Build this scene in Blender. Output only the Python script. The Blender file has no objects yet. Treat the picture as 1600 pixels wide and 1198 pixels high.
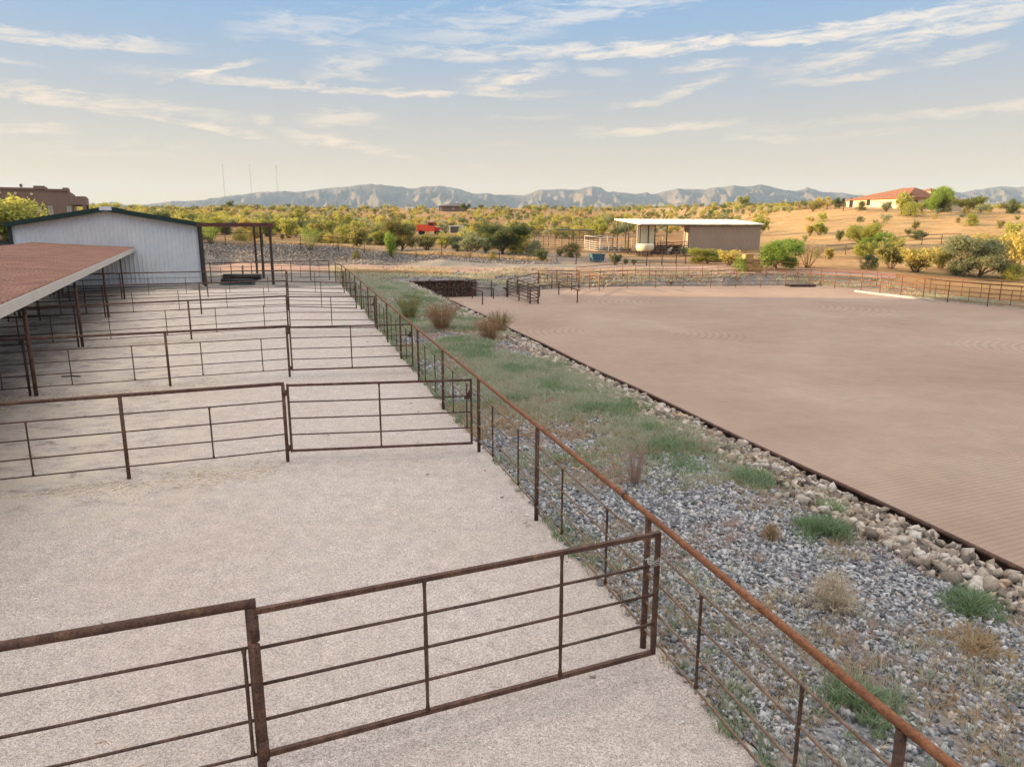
import bpy, math, random
import numpy as np
from mathutils import Vector
R=math.radians
S=bpy.context.scene
COL=S.collection
# ---------------------------------------------------------------- camera
F=1110.0; CH=4.9; HZ=353.0
pitch=math.atan((599-HZ)/F); cp,sp=math.cos(pitch),math.sin(pitch)
cd=bpy.data.cameras.new('camera'); cam=bpy.data.objects.new('camera',cd); COL.objects.link(cam)
cam.location=(0,0,CH); cam.rotation_euler=(math.pi/2-pitch,0,0)
cd.sensor_width=36; cd.lens=F/1600*36; cd.clip_start=.1; cd.clip_end=40000
S.camera=cam
# ---------------------------------------------------------------- light
SUN_EL=R(10); SUN_AZ=R(-86)      # azimuth measured from +Y, clockwise; the sun stands to the left
sd=Vector((math.sin(SUN_AZ)*math.cos(SUN_EL),math.cos(SUN_AZ)*math.cos(SUN_EL),math.sin(SUN_EL)))
ld=bpy.data.lights.new('sun','SUN'); lo=bpy.data.objects.new('sun',ld); COL.objects.link(lo)
ld.energy=5.0; ld.angle=R(.55); ld.color=(1,.72,.40)
lo.rotation_euler=(-sd).to_track_quat('-Z','Y').to_euler()
S.view_settings.view_transform='Standard'; S.view_settings.look='None'
S.view_settings.exposure=1.6; S.view_settings.gamma=1
S.cycles.max_bounces=5; S.cycles.diffuse_bounces=2; S.cycles.glossy_bounces=2
S.cycles.transparent_max_bounces=8; S.cycles.volume_bounces=1; S.cycles.transmission_bounces=3
W=bpy.data.worlds.new('World'); S.world=W; W.use_nodes=True

def pxdir(x,y):
    u=(x-800)/F; v=(599-y)/F
    return np.array([u,cp+v*sp,-sp+v*cp])
def atY(x,y,Y):
    r=pxdir(x,y); return r*(Y/r[1])+np.array([0,0,CH])

class NT:
    def __init__(s,nt): s.nt=nt; s.n=nt.nodes; s.l=nt.links
    def new(s,t,**k):
        nd=s.n.new(t)
        for a,b in k.items(): setattr(nd,a,b)
        return nd
    def link(s,a,b): s.l.new(a,b)
    def setin(s,sock,v):
        if hasattr(v,'is_output') or isinstance(v,bpy.types.NodeSocket): s.l.new(v,sock)
        else: sock.default_value=v
    def m(s,op,a,b=None,c=None,clamp=False):
        nd=s.n.new('ShaderNodeMath'); nd.operation=op; nd.use_clamp=clamp
        s.setin(nd.inputs[0],a)
        if b is not None: s.setin(nd.inputs[1],b)
        if c is not None: s.setin(nd.inputs[2],c)
        return nd.outputs[0]
    def mix(s,fac,a,b,bt='MIX'):
        nd=s.n.new('ShaderNodeMix'); nd.data_type='RGBA'; nd.blend_type=bt
        s.setin(nd.inputs[0],fac)
        for i,v in ((6,a),(7,b)):
            if isinstance(v,(tuple,list)): v=tuple(v)+((1,) if len(v)==3 else ())
            s.setin(nd.inputs[i],v)
        return nd.outputs[2]
    def noise(s,vec,scale,detail=4,rough=.55,dist=0):
        nd=s.n.new('ShaderNodeTexNoise'); nd.inputs['Scale'].default_value=scale
        nd.inputs['Detail'].default_value=detail; nd.inputs['Roughness'].default_value=rough
        nd.inputs['Distortion'].default_value=dist
        if vec is not None: s.l.new(vec,nd.inputs['Vector'])
        return nd.outputs[0]
    def ramp(s,fac,pts):
        nd=s.n.new('ShaderNodeValToRGB'); cr=nd.color_ramp
        while len(cr.elements)<len(pts): cr.elements.new(.5)
        for e,(p,c) in zip(cr.elements,pts):
            e.position=p; e.color=tuple(c)+((1,) if len(c)==3 else ())
        s.l.new(fac,nd.inputs[0]); return nd.outputs[0]
    def rng(s,v,a,b,c=0.,d=1.):
        nd=s.n.new('ShaderNodeMapRange'); s.setin(nd.inputs[0],v)
        for i,q in zip((1,2,3,4),(a,b,c,d)): nd.inputs[i].default_value=q
        nd.clamp=True; return nd.outputs[0]

# ---------------------------------------------------------------- sky with cirrus streaks
def build_world():
    t=NT(W.node_tree); t.n.clear()
    sky=t.new('ShaderNodeTexSky',sky_type='NISHITA'); sky.sun_disc=False
    sky.sun_elevation=SUN_EL; sky.sun_rotation=SUN_AZ
    sky.air_density=1.0; sky.dust_density=1.5; sky.ozone_density=1.5; sky.altitude=400
    geo=t.new('ShaderNodeTexCoord').outputs['Generated']
    sep=t.new('ShaderNodeSeparateXYZ'); t.link(geo,sep.inputs[0])
    x,y,z=sep.outputs
    az=t.m('ARCTAN2',x,y); el=t.m('ARCSINE',z)
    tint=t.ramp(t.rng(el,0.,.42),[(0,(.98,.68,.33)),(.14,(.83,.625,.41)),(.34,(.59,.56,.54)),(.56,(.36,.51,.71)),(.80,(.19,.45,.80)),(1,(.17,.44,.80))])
    tint=t.mix(t.rng(el,.43,.85),tint,(2.45,2.28,2.16))  # dome above the view brightened as added fill for the shaded ground
    WS=.11
    # cirrus group
    g=bpy.data.node_groups.new('cirrus','ShaderNodeTree'); it=g.interface
    for n in ('az','el','fibre'): it.new_socket(n,in_out='INPUT',socket_type='NodeSocketFloat')
    for n in ('a0','e0','cos','sin','il','it','k','amp'): it.new_socket(n,in_out='INPUT',socket_type='NodeSocketFloat')
    it.new_socket('m',in_out='OUTPUT',socket_type='NodeSocketFloat')
    q=NT(g); gi=g.nodes.new('NodeGroupInput'); go=g.nodes.new('NodeGroupOutput'); I=gi.outputs
    da=q.m('SUBTRACT',I['az'],I['a0']); de=q.m('SUBTRACT',I['el'],I['e0'])
    u=q.m('MULTIPLY',q.m('ADD',q.m('MULTIPLY',da,I['cos']),q.m('MULTIPLY',de,I['sin'])),I['il'])
    v=q.m('SUBTRACT',q.m('MULTIPLY',de,I['cos']),q.m('MULTIPLY',da,I['sin']))
    v=q.m('MULTIPLY',v,I['it']); v=q.m('SUBTRACT',v,q.m('MULTIPLY',q.m('MULTIPLY',u,u),I['k']))
    mu=q.m('SUBTRACT',1.,q.m('MULTIPLY',u,u),clamp=True)
    av=q.m('MULTIPLY',v,v); 
    # sharper lower edge, feathery upper edge
    up=q.m('GREATER_THAN',v,0.)
    wid=q.m('MULTIPLY_ADD',up,-.62,1.)
    av=q.m('MULTIPLY',av,wid)
    gv=q.m('SUBTRACT',q.m('MULTIPLY_ADD',I['fibre'],1.7,-.02),av,clamp=True)
    o=q.m('MULTIPLY',q.m('MULTIPLY',mu,gv),I['amp'])
    q.link(o,go.inputs['m'])
    # distortion
    cmb=t.new('ShaderNodeCombineXYZ'); t.link(az,cmb.inputs[0]); t.link(t.m('MULTIPLY',el,2.2),cmb.inputs[1])
    n1=t.noise(cmb.outputs[0],9,5,.6); n2=t.noise(cmb.outputs[0],23,5,.65)
    cmb2=t.new('ShaderNodeCombineXYZ'); t.link(t.m('MULTIPLY',t.m('SUBTRACT',az,t.m('MULTIPLY',el,.9)),1.),cmb2.inputs[0]); t.link(t.m('MULTIPLY',el,6.),cmb2.inputs[1])
    n3=t.noise(cmb2.outputs[0],16,8,.72,.6)
    fib=t.rng(n3,.36,.70)
    az2=t.m('ADD',az,t.m('MULTIPLY_ADD',n2,.046,-.023))
    el2=t.m('ADD',el,t.m('MULTIPLY_ADD',n1,.020,-.010))
    tot=None
    # px centre, py centre, half length px, half thickness px, tilt deg (up to the right +), curve, strength
    C=[(1150,67,590,10,1.5,.9,1.),(1440,60,200,14,9,0,.9),(760,50,130,26,8,0,.42),(900,25,300,14,7,0,.62),(470,45,110,16,6,0,.45),(500,66,90,6,-2,0,.5),(120,67,150,8,1,0,.85),(600,36,100,5,18,0,.42),
       (545,105,60,14,14,0,.6),(540,118,60,5,0,0,.5),(330,112,75,3.2,15,0,1.),(560,142,330,6,-1,.6,.9),(800,124,80,12,10,0,.9),(60,152,170,11,-3,0,.95),(250,172,110,9,-4,0,.65),(290,193,125,6,-9,0,.95),(40,204,55,5,2,0,.8),
       (410,188,18,9,0,0,.5),(540,190,70,12,2,0,.65),(545,228,105,7,-9,0,.95),(490,217,45,6,3,0,.6),(200,222,22,6,15,0,.4),(80,226,34,5,5,0,.4),(290,233,28,6,6,0,.38),(940,116,40,7,-3,0,.4),(1100,106,62,7,0,0,.8),(1085,140,60,8,16,0,.75),(1000,162,50,5,4,0,.75),(1310,124,95,5,2,0,.7),
       (1500,90,50,7,5,0,.75),(1400,188,260,6,1,0,.35),(1540,174,110,7,2,0,.65),(1030,203,125,7,2,0,.8),(1190,219,60,5,-3,0,.7),(1340,212,100,4,3,0,.3),(760,265,32,3,-8,0,.45),(150,240,120,4,0,0,.25),(820,185,70,3,2,0,.28),(790,226,40,4,4,0,.22),(20,100,40,3,0,0,.5)]
    for px,py,L,T,a,k,amp in C:
        d=pxdir(px,py); d=d/np.linalg.norm(d); a0=math.atan2(d[0],d[1]); e0=math.asin(d[2])
        ce=math.cos(e0); j=F/math.cos(a0)**1.0
        gn=t.new('ShaderNodeGroup'); gn.node_tree=g
        t.link(az2,gn.inputs['az']); t.link(el2,gn.inputs['el']); t.link(fib,gn.inputs['fibre'])
        for nm,val in (('a0',a0),('e0',e0),('cos',math.cos(R(a))),('sin',math.sin(R(a))),('il',F/(L*1.05)),('it',F/(T*1.05)),('k',k),('amp',amp)): gn.inputs[nm].default_value=val
        tot=gn.outputs[0] if tot is None else t.m('MAXIMUM',tot,gn.outputs[0])
    # thin veil everywhere and general cirrus away from the view
    veil=t.m('MULTIPLY',t.rng(n3,.5,.85),t.rng(el,.10,.3,.0,.05))
    tot=t.m('MAXIMUM',tot,veil)
    tot=t.m('MULTIPLY',tot,t.rng(el,0.0,.03))
    ccol=t.ramp(t.rng(el,0.05,.30),[(0,(.96,.74,.50)),(.5,(.97,.81,.63)),(1,(.95,.90,.84))])
    skyc=t.mix(1.,sky.outputs[0],(WS,WS,WS),'MULTIPLY')
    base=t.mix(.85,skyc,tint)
    out=t.mix(t.m('MULTIPLY',tot,.92),base,ccol)
    below=t.rng(el,-.02,0.)
    out=t.mix(below,(.42,.36,.30),out)
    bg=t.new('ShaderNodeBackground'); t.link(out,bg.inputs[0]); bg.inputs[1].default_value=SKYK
    wo=t.new('ShaderNodeOutputWorld'); t.link(bg.outputs[0],wo.inputs[0])
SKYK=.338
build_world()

# ---------------------------------------------------------------- numpy helpers
rs=np.random.RandomState(7)
def vnoise(x,y,seed=0):
    def h(i,j):
        n=(i*374761393+j*668265263+seed*974634777)&0x7fffffff
        n=((n^(n>>13))*1274126177)&0x7fffffff
        return ((n^(n>>16))&0xffff)/65535.
    xi=np.floor(x).astype(np.int64); yi=np.floor(y).astype(np.int64)
    fx=x-xi; fy=y-yi; fx=fx*fx*(3-2*fx); fy=fy*fy*(3-2*fy)
    a=h(xi,yi);b=h(xi+1,yi);c=h(xi,yi+1);d=h(xi+1,yi+1)
    return (a*(1-fx)+b*fx)*(1-fy)+(c*(1-fx)+d*fx)*fy
def fbm(x,y,o=4,seed=0):
    s=0;a=.5
    for i in range(o): s=s+a*vnoise(x*2**i+17*i,y*2**i-9*i,seed+i); a*=.5
    return s/(1-.5**o)
def sst(a,b,x):
    t=np.clip((x-a)/(b-a),0,1); return t*t*(3-2*t)

# ---------------------------------------------------------------- terrain heights
FD=np.array([-math.sin(R(17)),math.cos(R(17))])   # along the pen fence, away from the camera
FN=np.array([math.cos(R(17)),math.sin(R(17))])    # across it, to the right
FP=np.array([1.56,7.59])                          # a fence post
EDGE=5.86                                         # distance from fence to arena edge
ctrl=[]
def cpix(px,py,D): 
    p=atY(px,py,D); ctrl.append(tuple(p))
for X in (-60,-40,-25,-12,0,12,30,60):
    for Y in (-80,-30,-5,12,24): ctrl.append((X,Y,0.))
for X,Y,z in [(-22,38,.10),(-10,38,.10),(-1,38,.08),(1.3,28.4,.03),(-3.1,42.8,.1),(-6,52.3,.14),(-9,61.8,.17),(-4,65,.15),
              (-40,50,.2),(-26,50,.2),(-14,50,.2),(-11,62,.2),(-36,62,.22),(-24,62,.22),(-14,58,.2),(-40,74,.3),(-28,74,.3),(-14,74,.28),
              (2,65,-1.2),(8,73,-1.25),(20,73,-1.25),(32,74,-1.25),(40,62,-1.25),(46,54,-1.2),(52,38,-1.1),(72,20,-.7)]: ctrl.append((X,Y,z))
for q in [(350,416,80),(450,415,81),(560,414,82),(700,416,81),(850,418,80),(1000,421,79),(1150,422,79),
          (330,411,85),(430,411,85),(520,412,86),(610,412,86),(690,413,86),
          (330,384,89),(430,386,89),(520,390,89),(600,396,89),(690,405,87),(780,411,85),(870,413,84),
          (353,382,97),(529,391,97),(610,397,93),(690,402,90),(770,407,88),(870,412,87),(950,411,92),(1050,413,92),(1120,412,92),
          (250,380,105),(350,372,125),(350,352,185),(350,338,300),(350,327,420),
          (500,381,110),(500,370,150),(500,355,220),(500,340,320),(500,327,430),
          (650,385,110),(650,372,150),(650,355,220),(650,340,320),(650,326,430),
          (780,392,110),(780,375,150),(780,360,200),(780,345,290),(780,327,430),
          (900,400,105),(900,385,125),(900,372,160),(900,358,220),(900,345,300),(900,326,430),
          (1030,399,112),(1030,385,125),(1030,372,150),(1030,350,230),(1030,325,400),
          (1130,397,112),(1130,380,135),(1130,362,170),(1130,345,230),(1130,323,360),
          (1230,415,92),(1230,395,115),(1210,377,145),(1210,355,180),(1210,335,230),(1230,322,330),
          (1300,415,88),(1300,392,112),(1300,370,140),(1300,350,170),(1310,328,212),(1400,328,205),(1400,326,230),(1330,324,260),
          (1400,425,85),(1400,400,104),(1400,378,130),(1400,350,165),(1480,332,205),
          (1500,440,78),(1500,412,95),(1500,385,120),(1500,358,150),(1500,334,200),
          (1600,460,72),(1600,425,88),(1600,390,112),(1600,360,140),(1600,336,185),(1600,333,240),
          (1750,470,70),(1750,400,110),(1750,345,180),
          (20,374,72),(80,374,76),(0,353,100),(130,352,100),(-150,358,95),(220,372,100),(180,345,180),(180,325,400),(0,330,300)]: cpix(*q)
for X,Y,Z in [(-500,300,12),(-700,700,10),(0,900,12),(500,800,12),(700,200,8),(400,-300,0),(-400,-300,0),(-600,0,8),(0,-500,0),(-200,550,14),(150,560,14),(350,400,14),(-90,60,3),(-90,20,2),(-90,-40,1)]: ctrl.append((X,Y,Z))
ctrl=np.array(ctrl)
def _k(d2): return -np.sqrt(d2+1.5)
_d2=((ctrl[:,None,:2]-ctrl[None,:,:2])**2).sum(-1)
_n=len(ctrl); _A=np.zeros((_n+1,_n+1)); _A[:_n,:_n]=_k(_d2)-np.eye(_n)*.35; _A[:_n,_n]=1;_A[_n,:_n]=1
_w=np.linalg.solve(_A,np.append(ctrl[:,2],0))
def rbf(x,y):
    x=np.asarray(x,float);y=np.asarray(y,float);sh=x.shape;x=x.ravel();y=y.ravel();o=np.empty(len(x))
    for i in range(0,len(x),20000):
        xx=x[i:i+20000];yy=y[i:i+20000]
        o[i:i+20000]=_k((xx[:,None]-ctrl[:,0])**2+(yy[:,None]-ctrl[:,1])**2)@_w[:_n]+_w[_n]
    return o.reshape(sh)
def shadehill(x,y):   # unseen hill at the left, added and shaped to keep the pens in shade
    e=sst(-110,-60,y)*(1-sst(71,79,y))
    return 39*np.exp(-((x+150)/30.)**2)*e*(.93+.14*fbm(x*.05,y*.05,3,5))
GX=np.arange(-420,421,2.); GY=np.arange(-60,621,2.)
_gx,_gy=np.meshgrid(GX,GY,indexing='ij'); GZ=rbf(_gx,_gy)
def nominal(x,y):
    x=np.asarray(x,float);y=np.asarray(y,float)
    i=(x-GX[0])/2.; j=(y-GY[0])/2.
    ins=(i>=0)&(i<len(GX)-1)&(j>=0)&(j<len(GY)-1)
    ic=np.clip(i,0,len(GX)-1.001);jc=np.clip(j,0,len(GY)-1.001)
    i0=ic.astype(int);j0=jc.astype(int);fx=ic-i0;fy=jc-j0
    z=(GZ[i0,j0]*(1-fx)+GZ[i0+1,j0]*fx)*(1-fy)+(GZ[i0,j0+1]*(1-fx)+GZ[i0+1,j0+1]*fx)*fy
    z=np.where(ins,z,0.)
    if np.any(~ins):
        r=rbf(x[~ins],y[~ins]) if x.ndim else rbf(x,y)
        if x.ndim: z[~ins]=r
        else: z=r
    rr=np.hypot(x,y-100); z=z*(1-sst(450,900,rr))+6*sst(450,900,rr)
    rough=sst(88,130,y)*1.0
    z=z+rough*(fbm(x*.06,y*.06,4,3)-.5)*1.3+sst(120,260,y)*(fbm(x*.018,y*.018,3,9)-.5)*3.*(1-.8*sst(60,100,x)*(1-sst(230,260,y)))
    gl=sst(40,75,x)*sst(85,110,y)*(1-sst(240,300,y))
    rd=1-np.abs(2*fbm(x*.075+y*.02,y*.11-x*.03,4,61)-1)
    z=z+gl*(rd-.75)*1.5
    return z+shadehill(x,y)
AZ=-1.25
e0=FP+FN*EDGE
def _az(px,py):
    r=pxdir(px,py); t=(AZ-CH)/r[2]; return (float(r[0]*t),float(r[1]*t))
A_CORNER=tuple(e0+FD*54.9)
A_poly=[tuple(e0-FD*30),A_CORNER]+[_az(*q) for q in ((742,463),(792,463),(800,457),(850,452),(905,449),(1000,447.5),(1265,446),(1345,451),(1480,471),(1610,484))]+[(48,38.),(62,10.),(75,-20.)]
def insideA(x,y):
    x=np.asarray(x,float);y=np.asarray(y,float);ins=np.zeros(x.shape,bool)
    P=A_poly;n=len(P)
    for a in range(n):
        x1,y1=P[a];x2,y2=P[(a+1)%n]
        c=((y1>y)!=(y2>y))&(x<(x2-x1)*(y-y1)/((y2-y1)+1e-12)+x1); ins^=c
    return ins
def surf(x,y):
    return np.where(insideA(x,y),AZ,nominal(x,y))
def G(px,py,z=None):
    """the point of the ground seen at a place of the photograph"""
    r=pxdir(px,py)
    if z is not None:
        t=(z-CH)/r[2]; return Vector((r[0]*t,r[1]*t,z))
    Ys=np.exp(np.linspace(math.log(3),math.log(600),1600)); t=Ys/r[1]
    X=r[0]*t;Y=r[1]*t;Z=CH+r[2]*t; h=surf(X,Y); k=np.argmax(Z<h)
    if Z[k]>=h[k]: k=len(Ys)-1
    if k==0: k=1
    a=(Z[k-1]-h[k-1])/max(1e-6,(Z[k-1]-h[k-1])-(Z[k]-h[k]))
    Yq=Ys[k-1]+(Ys[k]-Ys[k-1])*min(max(a,0),1); t=Yq/r[1]
    return Vector((r[0]*t,r[1]*t,float(surf(np.array([r[0]*t]),np.array([r[1]*t]))[0])))
def GZat(x,y): return float(surf(np.array([float(x)]),np.array([float(y)]))[0])
def upz(P,py,px=None):
    """height above P at which a vertical through P reaches picture row py"""
    lo_,hi_=-2.,60.
    for _ in range(40):
        m=(lo_+hi_)/2; Z=P[2]+m-CH; d=P[1]*cp-Z*sp; v=P[1]*sp+Z*cp
        if 599-F*v/d>py: lo_=m
        else: hi_=m
    return lo_

# ---------------------------------------------------------------- object helpers
def tag(o,label=None,cat=None,group=None,kind=None):
    if label: o['label']=label
    if cat: o['category']=cat
    if group: o['group']=group
    if kind: o['kind']=kind
    return o
def thing(name,label,cat,loc=(0,0,0),rz=0,group=None):
    o=bpy.data.objects.new(name,None); COL.objects.link(o); o.empty_display_size=.2
    o.location=loc; o.rotation_euler=(0,0,rz); return tag(o,label,cat,group)
class MB:
    def __init__(s): s.v=[];s.f=[];s.mi=[]
    def add(s,vs,fs,mi=0):
        b=len(s.v); s.v+= [tuple(v) for v in vs]; s.f+=[tuple(i+b for i in f) for f in fs]; s.mi+=[mi]*len(fs); return s
    def box(s,x0,x1,y0,y1,z0,z1,mi=0):
        return s.add([(x0,y0,z0),(x1,y0,z0),(x1,y1,z0),(x0,y1,z0),(x0,y0,z1),(x1,y0,z1),(x1,y1,z1),(x0,y1,z1)],
              [(0,3,2,1),(4,5,6,7),(0,1,5,4),(1,2,6,5),(2,3,7,6),(3,0,4,7)],mi)
    def bar(s,a,b,w,h=None,mi=0,up=(0,0,1)):
        """a beam of rectangular section from a to b"""
        h=h or w; a=Vector(a);b=Vector(b);d=(b-a).normalized();u=Vector(up)
        if abs(d.dot(u))>.98: u=Vector((1,0,0))
        sx=d.cross(u).normalized();u=sx.cross(d)
        vs=[]
        for p in (a,b):
            for i,j in ((-1,-1),(1,-1),(1,1),(-1,1)): vs.append(p+sx*(w/2*i)+u*(h/2*j))
        return s.add(vs,[(3,2,1,0),(4,5,6,7),(0,1,5,4),(1,2,6,5),(2,3,7,6),(3,0,4,7)],mi)
    def tube(s,pts,r,n=8,mi=0,cap=True):
        pts=[Vector(p) for p in pts]; rr=r if isinstance(r,(list,tuple)) else [r]*len(pts); vs=[];fs=[]
        px=None
        for i,p in enumerate(pts):
            d=((pts[min(i+1,len(pts)-1)]-pts[max(i-1,0)])).normalized()
            if px is None:
                ref=Vector((0,0,1)) if abs(d.z)<.9 else Vector((1,0,0))
                px=d.cross(ref).normalized()
            else: px=(px-d*px.dot(d)).normalized()
            py=d.cross(px)
            for k in range(n):
                a=2*math.pi*k/n; vs.append(p+px*(math.cos(a)*rr[i])+py*(math.sin(a)*rr[i]))
        for i in range(len(pts)-1):
            for k in range(n):
                a=i*n+k;b=i*n+(k+1)%n; fs.append((a,b,b+n,a+n))
        if cap: fs.append(tuple(range(n-1,-1,-1))); fs.append(tuple(range((len(pts)-1)*n,len(pts)*n)))
        return s.add(vs,fs,mi)
    def build(s,name,mats,parent=None,smooth=False):
        me=bpy.data.meshes.new(name); me.from_pydata(s.v,[],s.f)
        ms=mats if isinstance(mats,(list,tuple)) else [mats]
        for m in ms: me.materials.append(m)
        if len(ms)>1: me.polygons.foreach_set('material_index',s.mi)
        if smooth:
            me.polygons.foreach_set('use_smooth',[len(p.vertices)<=4 for p in me.polygons])
        me.update()
        o=bpy.data.objects.new(name,me); COL.objects.link(o)
        if parent: o.parent=parent
        return o
def npmesh(name,V,Fc,mats,mi=None,smooth=False,attrs=None):
    me=bpy.data.meshes.new(name); V=np.asarray(V,np.float32); Fc=np.asarray(Fc,np.int32); k=Fc.shape[1]
    me.vertices.add(len(V)); me.vertices.foreach_set('co',V.ravel())
    me.loops.add(Fc.size); me.loops.foreach_set('vertex_index',Fc.ravel())
    me.polygons.add(len(Fc)); me.polygons.foreach_set('loop_start',np.arange(0,Fc.size,k,dtype=np.int32))
    me.polygons.foreach_set('loop_total',np.full(len(Fc),k,np.int32))
    for m in (mats if isinstance(mats,(list,tuple)) else [mats]): me.materials.append(m)
    if mi is not None: me.polygons.foreach_set('material_index',np.asarray(mi,np.int32))
    if smooth: me.polygons.foreach_set('use_smooth',np.ones(len(Fc),bool))
    for nm,val in (attrs or {}).items():
        a=me.attributes.new(nm,'FLOAT','POINT'); a.data.foreach_set('value',np.asarray(val,np.float32))
    me.update(calc_edges=True); me.validate(); return me
def npobj(name,me,parent=None):
    o=bpy.data.objects.new(name,me); COL.objects.link(o)
    if parent: o.parent=parent
    return o

# ---------------------------------------------------------------- materials
def mat(name,rough=.8,spec=.3):
    m=bpy.data.materials.new(name); m.use_nodes=True; t=NT(m.node_tree); b=m.node_tree.nodes['Principled BSDF']
    b.inputs['Roughness'].default_value=rough; b.inputs['Specular IOR Level'].default_value=spec
    return m,t,b
def bump(t,b,h,dist,strength=1.):
    n=t.new('ShaderNodeBump'); n.inputs['Distance'].default_value=dist; n.inputs['Strength'].default_value=strength
    t.link(h,n.inputs['Height']); t.link(n.outputs[0],b.inputs['Normal'])
def pos(t): return t.new('ShaderNodeNewGeometry').outputs['Position']
def objc(t): return t.new('ShaderNodeTexCoord').outputs['Object']
def rust(name,dark,mid,light,rough=.7):
    m,t,b=mat(name,rough,.3); p=pos(t)
    n=t.noise(p,6,6,.65); n2=t.noise(p,45,3,.6)
    c=t.ramp(n,[(.3,dark),(.5,mid),(.72,light)])
    c=t.mix(t.rng(n2,.45,.75),c,tuple(x*.55 for x in dark)); t.link(c,b.inputs['Base Color'])
    bump(t,b,n2,.004,.6); return m
M={}
M['rust']=rust('rusted_pipe',(.055,.030,.021),(.108,.056,.036),(.19,.10,.058))
M['rust_orange']=rust('orange_rusted_pipe',(.13,.05,.022),(.22,.085,.035),(.30,.13,.06))
M['rust_rod']=rust('rusted_rod',(.05,.028,.020),(.10,.055,.035),(.17,.10,.065))
M['rod_tan']=rust('weathered_rod',(.13,.08,.05),(.20,.13,.085),(.28,.20,.14))
def simple(name,col,rough=.7,var=.15,scale=3,bmp=0,bscale=40,spec=.3):
    m,t,b=mat(name,rough,spec); p=pos(t); n=t.noise(p,scale,5,.6)
    c=t.mix(t.rng(n,.3,.7),tuple(x*(1-var) for x in col),tuple(min(1,x*(1+var)) for x in col)); t.link(c,b.inputs['Base Color'])
    if bmp: bump(t,b,t.noise(p,bscale,3,.6),bmp)
    return m
M['white_steel']=simple('white_steel_panel',(.64,.66,.69),.45,.05,1.2)
M['green_trim']=simple('dark_green_trim',(.012,.035,.03),.4,.2)
M['fascia']=simple('galvanised_fascia',(.50,.46,.41),.5,.08,2)
M['dark_steel']=simple('dark_brown_steel',(.05,.03,.026),.6,.25,4)
M['beam_red']=simple('red_oxide_beam',(.10,.035,.03),.6,.25,3)
M['black']=simple('black_rubber',(.012,.012,.013),.55,.3,5)
M['teal']=simple('teal_paint',(.05,.09,.10),.6,.3,5)
M['adobe']=simple('brown_stucco',(.21,.145,.11),.95,.08,.6,.01,30)
M['stucco']=simple('cream_stucco',(.62,.50,.34),.95,.06,.7,.01,30)
M['window']=simple('window_glass',(.35,.33,.30),.15,.1,1,spec=.6)
M['darkglass']=simple('dark_window',(.02,.02,.025),.15,.1,1,spec=.6)
M['vent']=simple('pale_vent',(.6,.5,.36),.8,.1)
M['whiteroof']=simple('white_metal_roof',(.80,.76,.68),.4,.04,.5)
M['tanwall']=simple('tan_metal_wall',(.36,.27,.20),.6,.05,.4)
M['cream']=simple('cream_metal',(.62,.54,.38),.5,.06,1)
M['whitepanel']=simple('pale_painted_pipe',(.60,.55,.46),.5,.1)
M['red']=simple('red_paint',(.55,.07,.03),.4,.15)
M['white']=simple('white_paint',(.7,.7,.68),.5,.05)
M['bluebin']=simple('blue_painted_steel',(.05,.13,.18),.55,.15)
M['darkrock']=simple('dark_rubble',(.12,.11,.11),.9,.4,2)
M['concrete']=simple('pale_concrete',(.52,.46,.38),.9,.12,2,.005,50)
M['trunk']=simple('desert_bark',(.13,.09,.06),.95,.3,6)
M['mast']=simple('galvanised_mast',(.30,.30,.32),.6,.1)
M['wire']=simple('pale_baling_wire',(.45,.42,.38),.5,.1)
def hay():
    m,t,b=mat('hay',.95,.1); o=objc(t); mp=t.new('ShaderNodeMapping'); mp.inputs['Scale'].default_value=(3,25,25); t.link(o,mp.inputs[0])
    n=t.noise(mp.outputs[0],3,5,.7); t.link(t.ramp(n,[(.3,(.30,.19,.07)),(.6,(.50,.34,.14)),(.8,(.62,.46,.22))]),b.inputs['Base Color']); bump(t,b,n,.05); return m
M['hay']=hay()
def tile():
    m,t,b=mat('clay_roof_tile',.8,.2); p=pos(t); n=t.noise(p,2.5,4,.7)
    t.link(t.ramp(n,[(.3,(.16,.07,.04)),(.5,(.25,.11,.06)),(.7,(.33,.17,.10))]),b.inputs['Base Color']); bump(t,b,n,.1); return m
M['tile']=tile()
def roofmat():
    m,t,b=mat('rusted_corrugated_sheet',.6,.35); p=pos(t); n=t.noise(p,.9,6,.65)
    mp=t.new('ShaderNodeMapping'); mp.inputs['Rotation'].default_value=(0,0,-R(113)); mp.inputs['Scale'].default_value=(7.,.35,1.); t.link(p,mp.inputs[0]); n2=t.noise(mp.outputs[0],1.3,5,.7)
    c=t.ramp(n,[(.3,(.27,.135,.085)),(.5,(.345,.175,.112)),(.75,(.41,.225,.15))]); c=t.mix(t.rng(n2,.46,.62,0,.85),c,(.15,.07,.045))  # dark streaks along the ribs paint in corrugation shading over the rust tones
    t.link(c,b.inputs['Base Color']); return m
M['rustroof']=roofmat()

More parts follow.
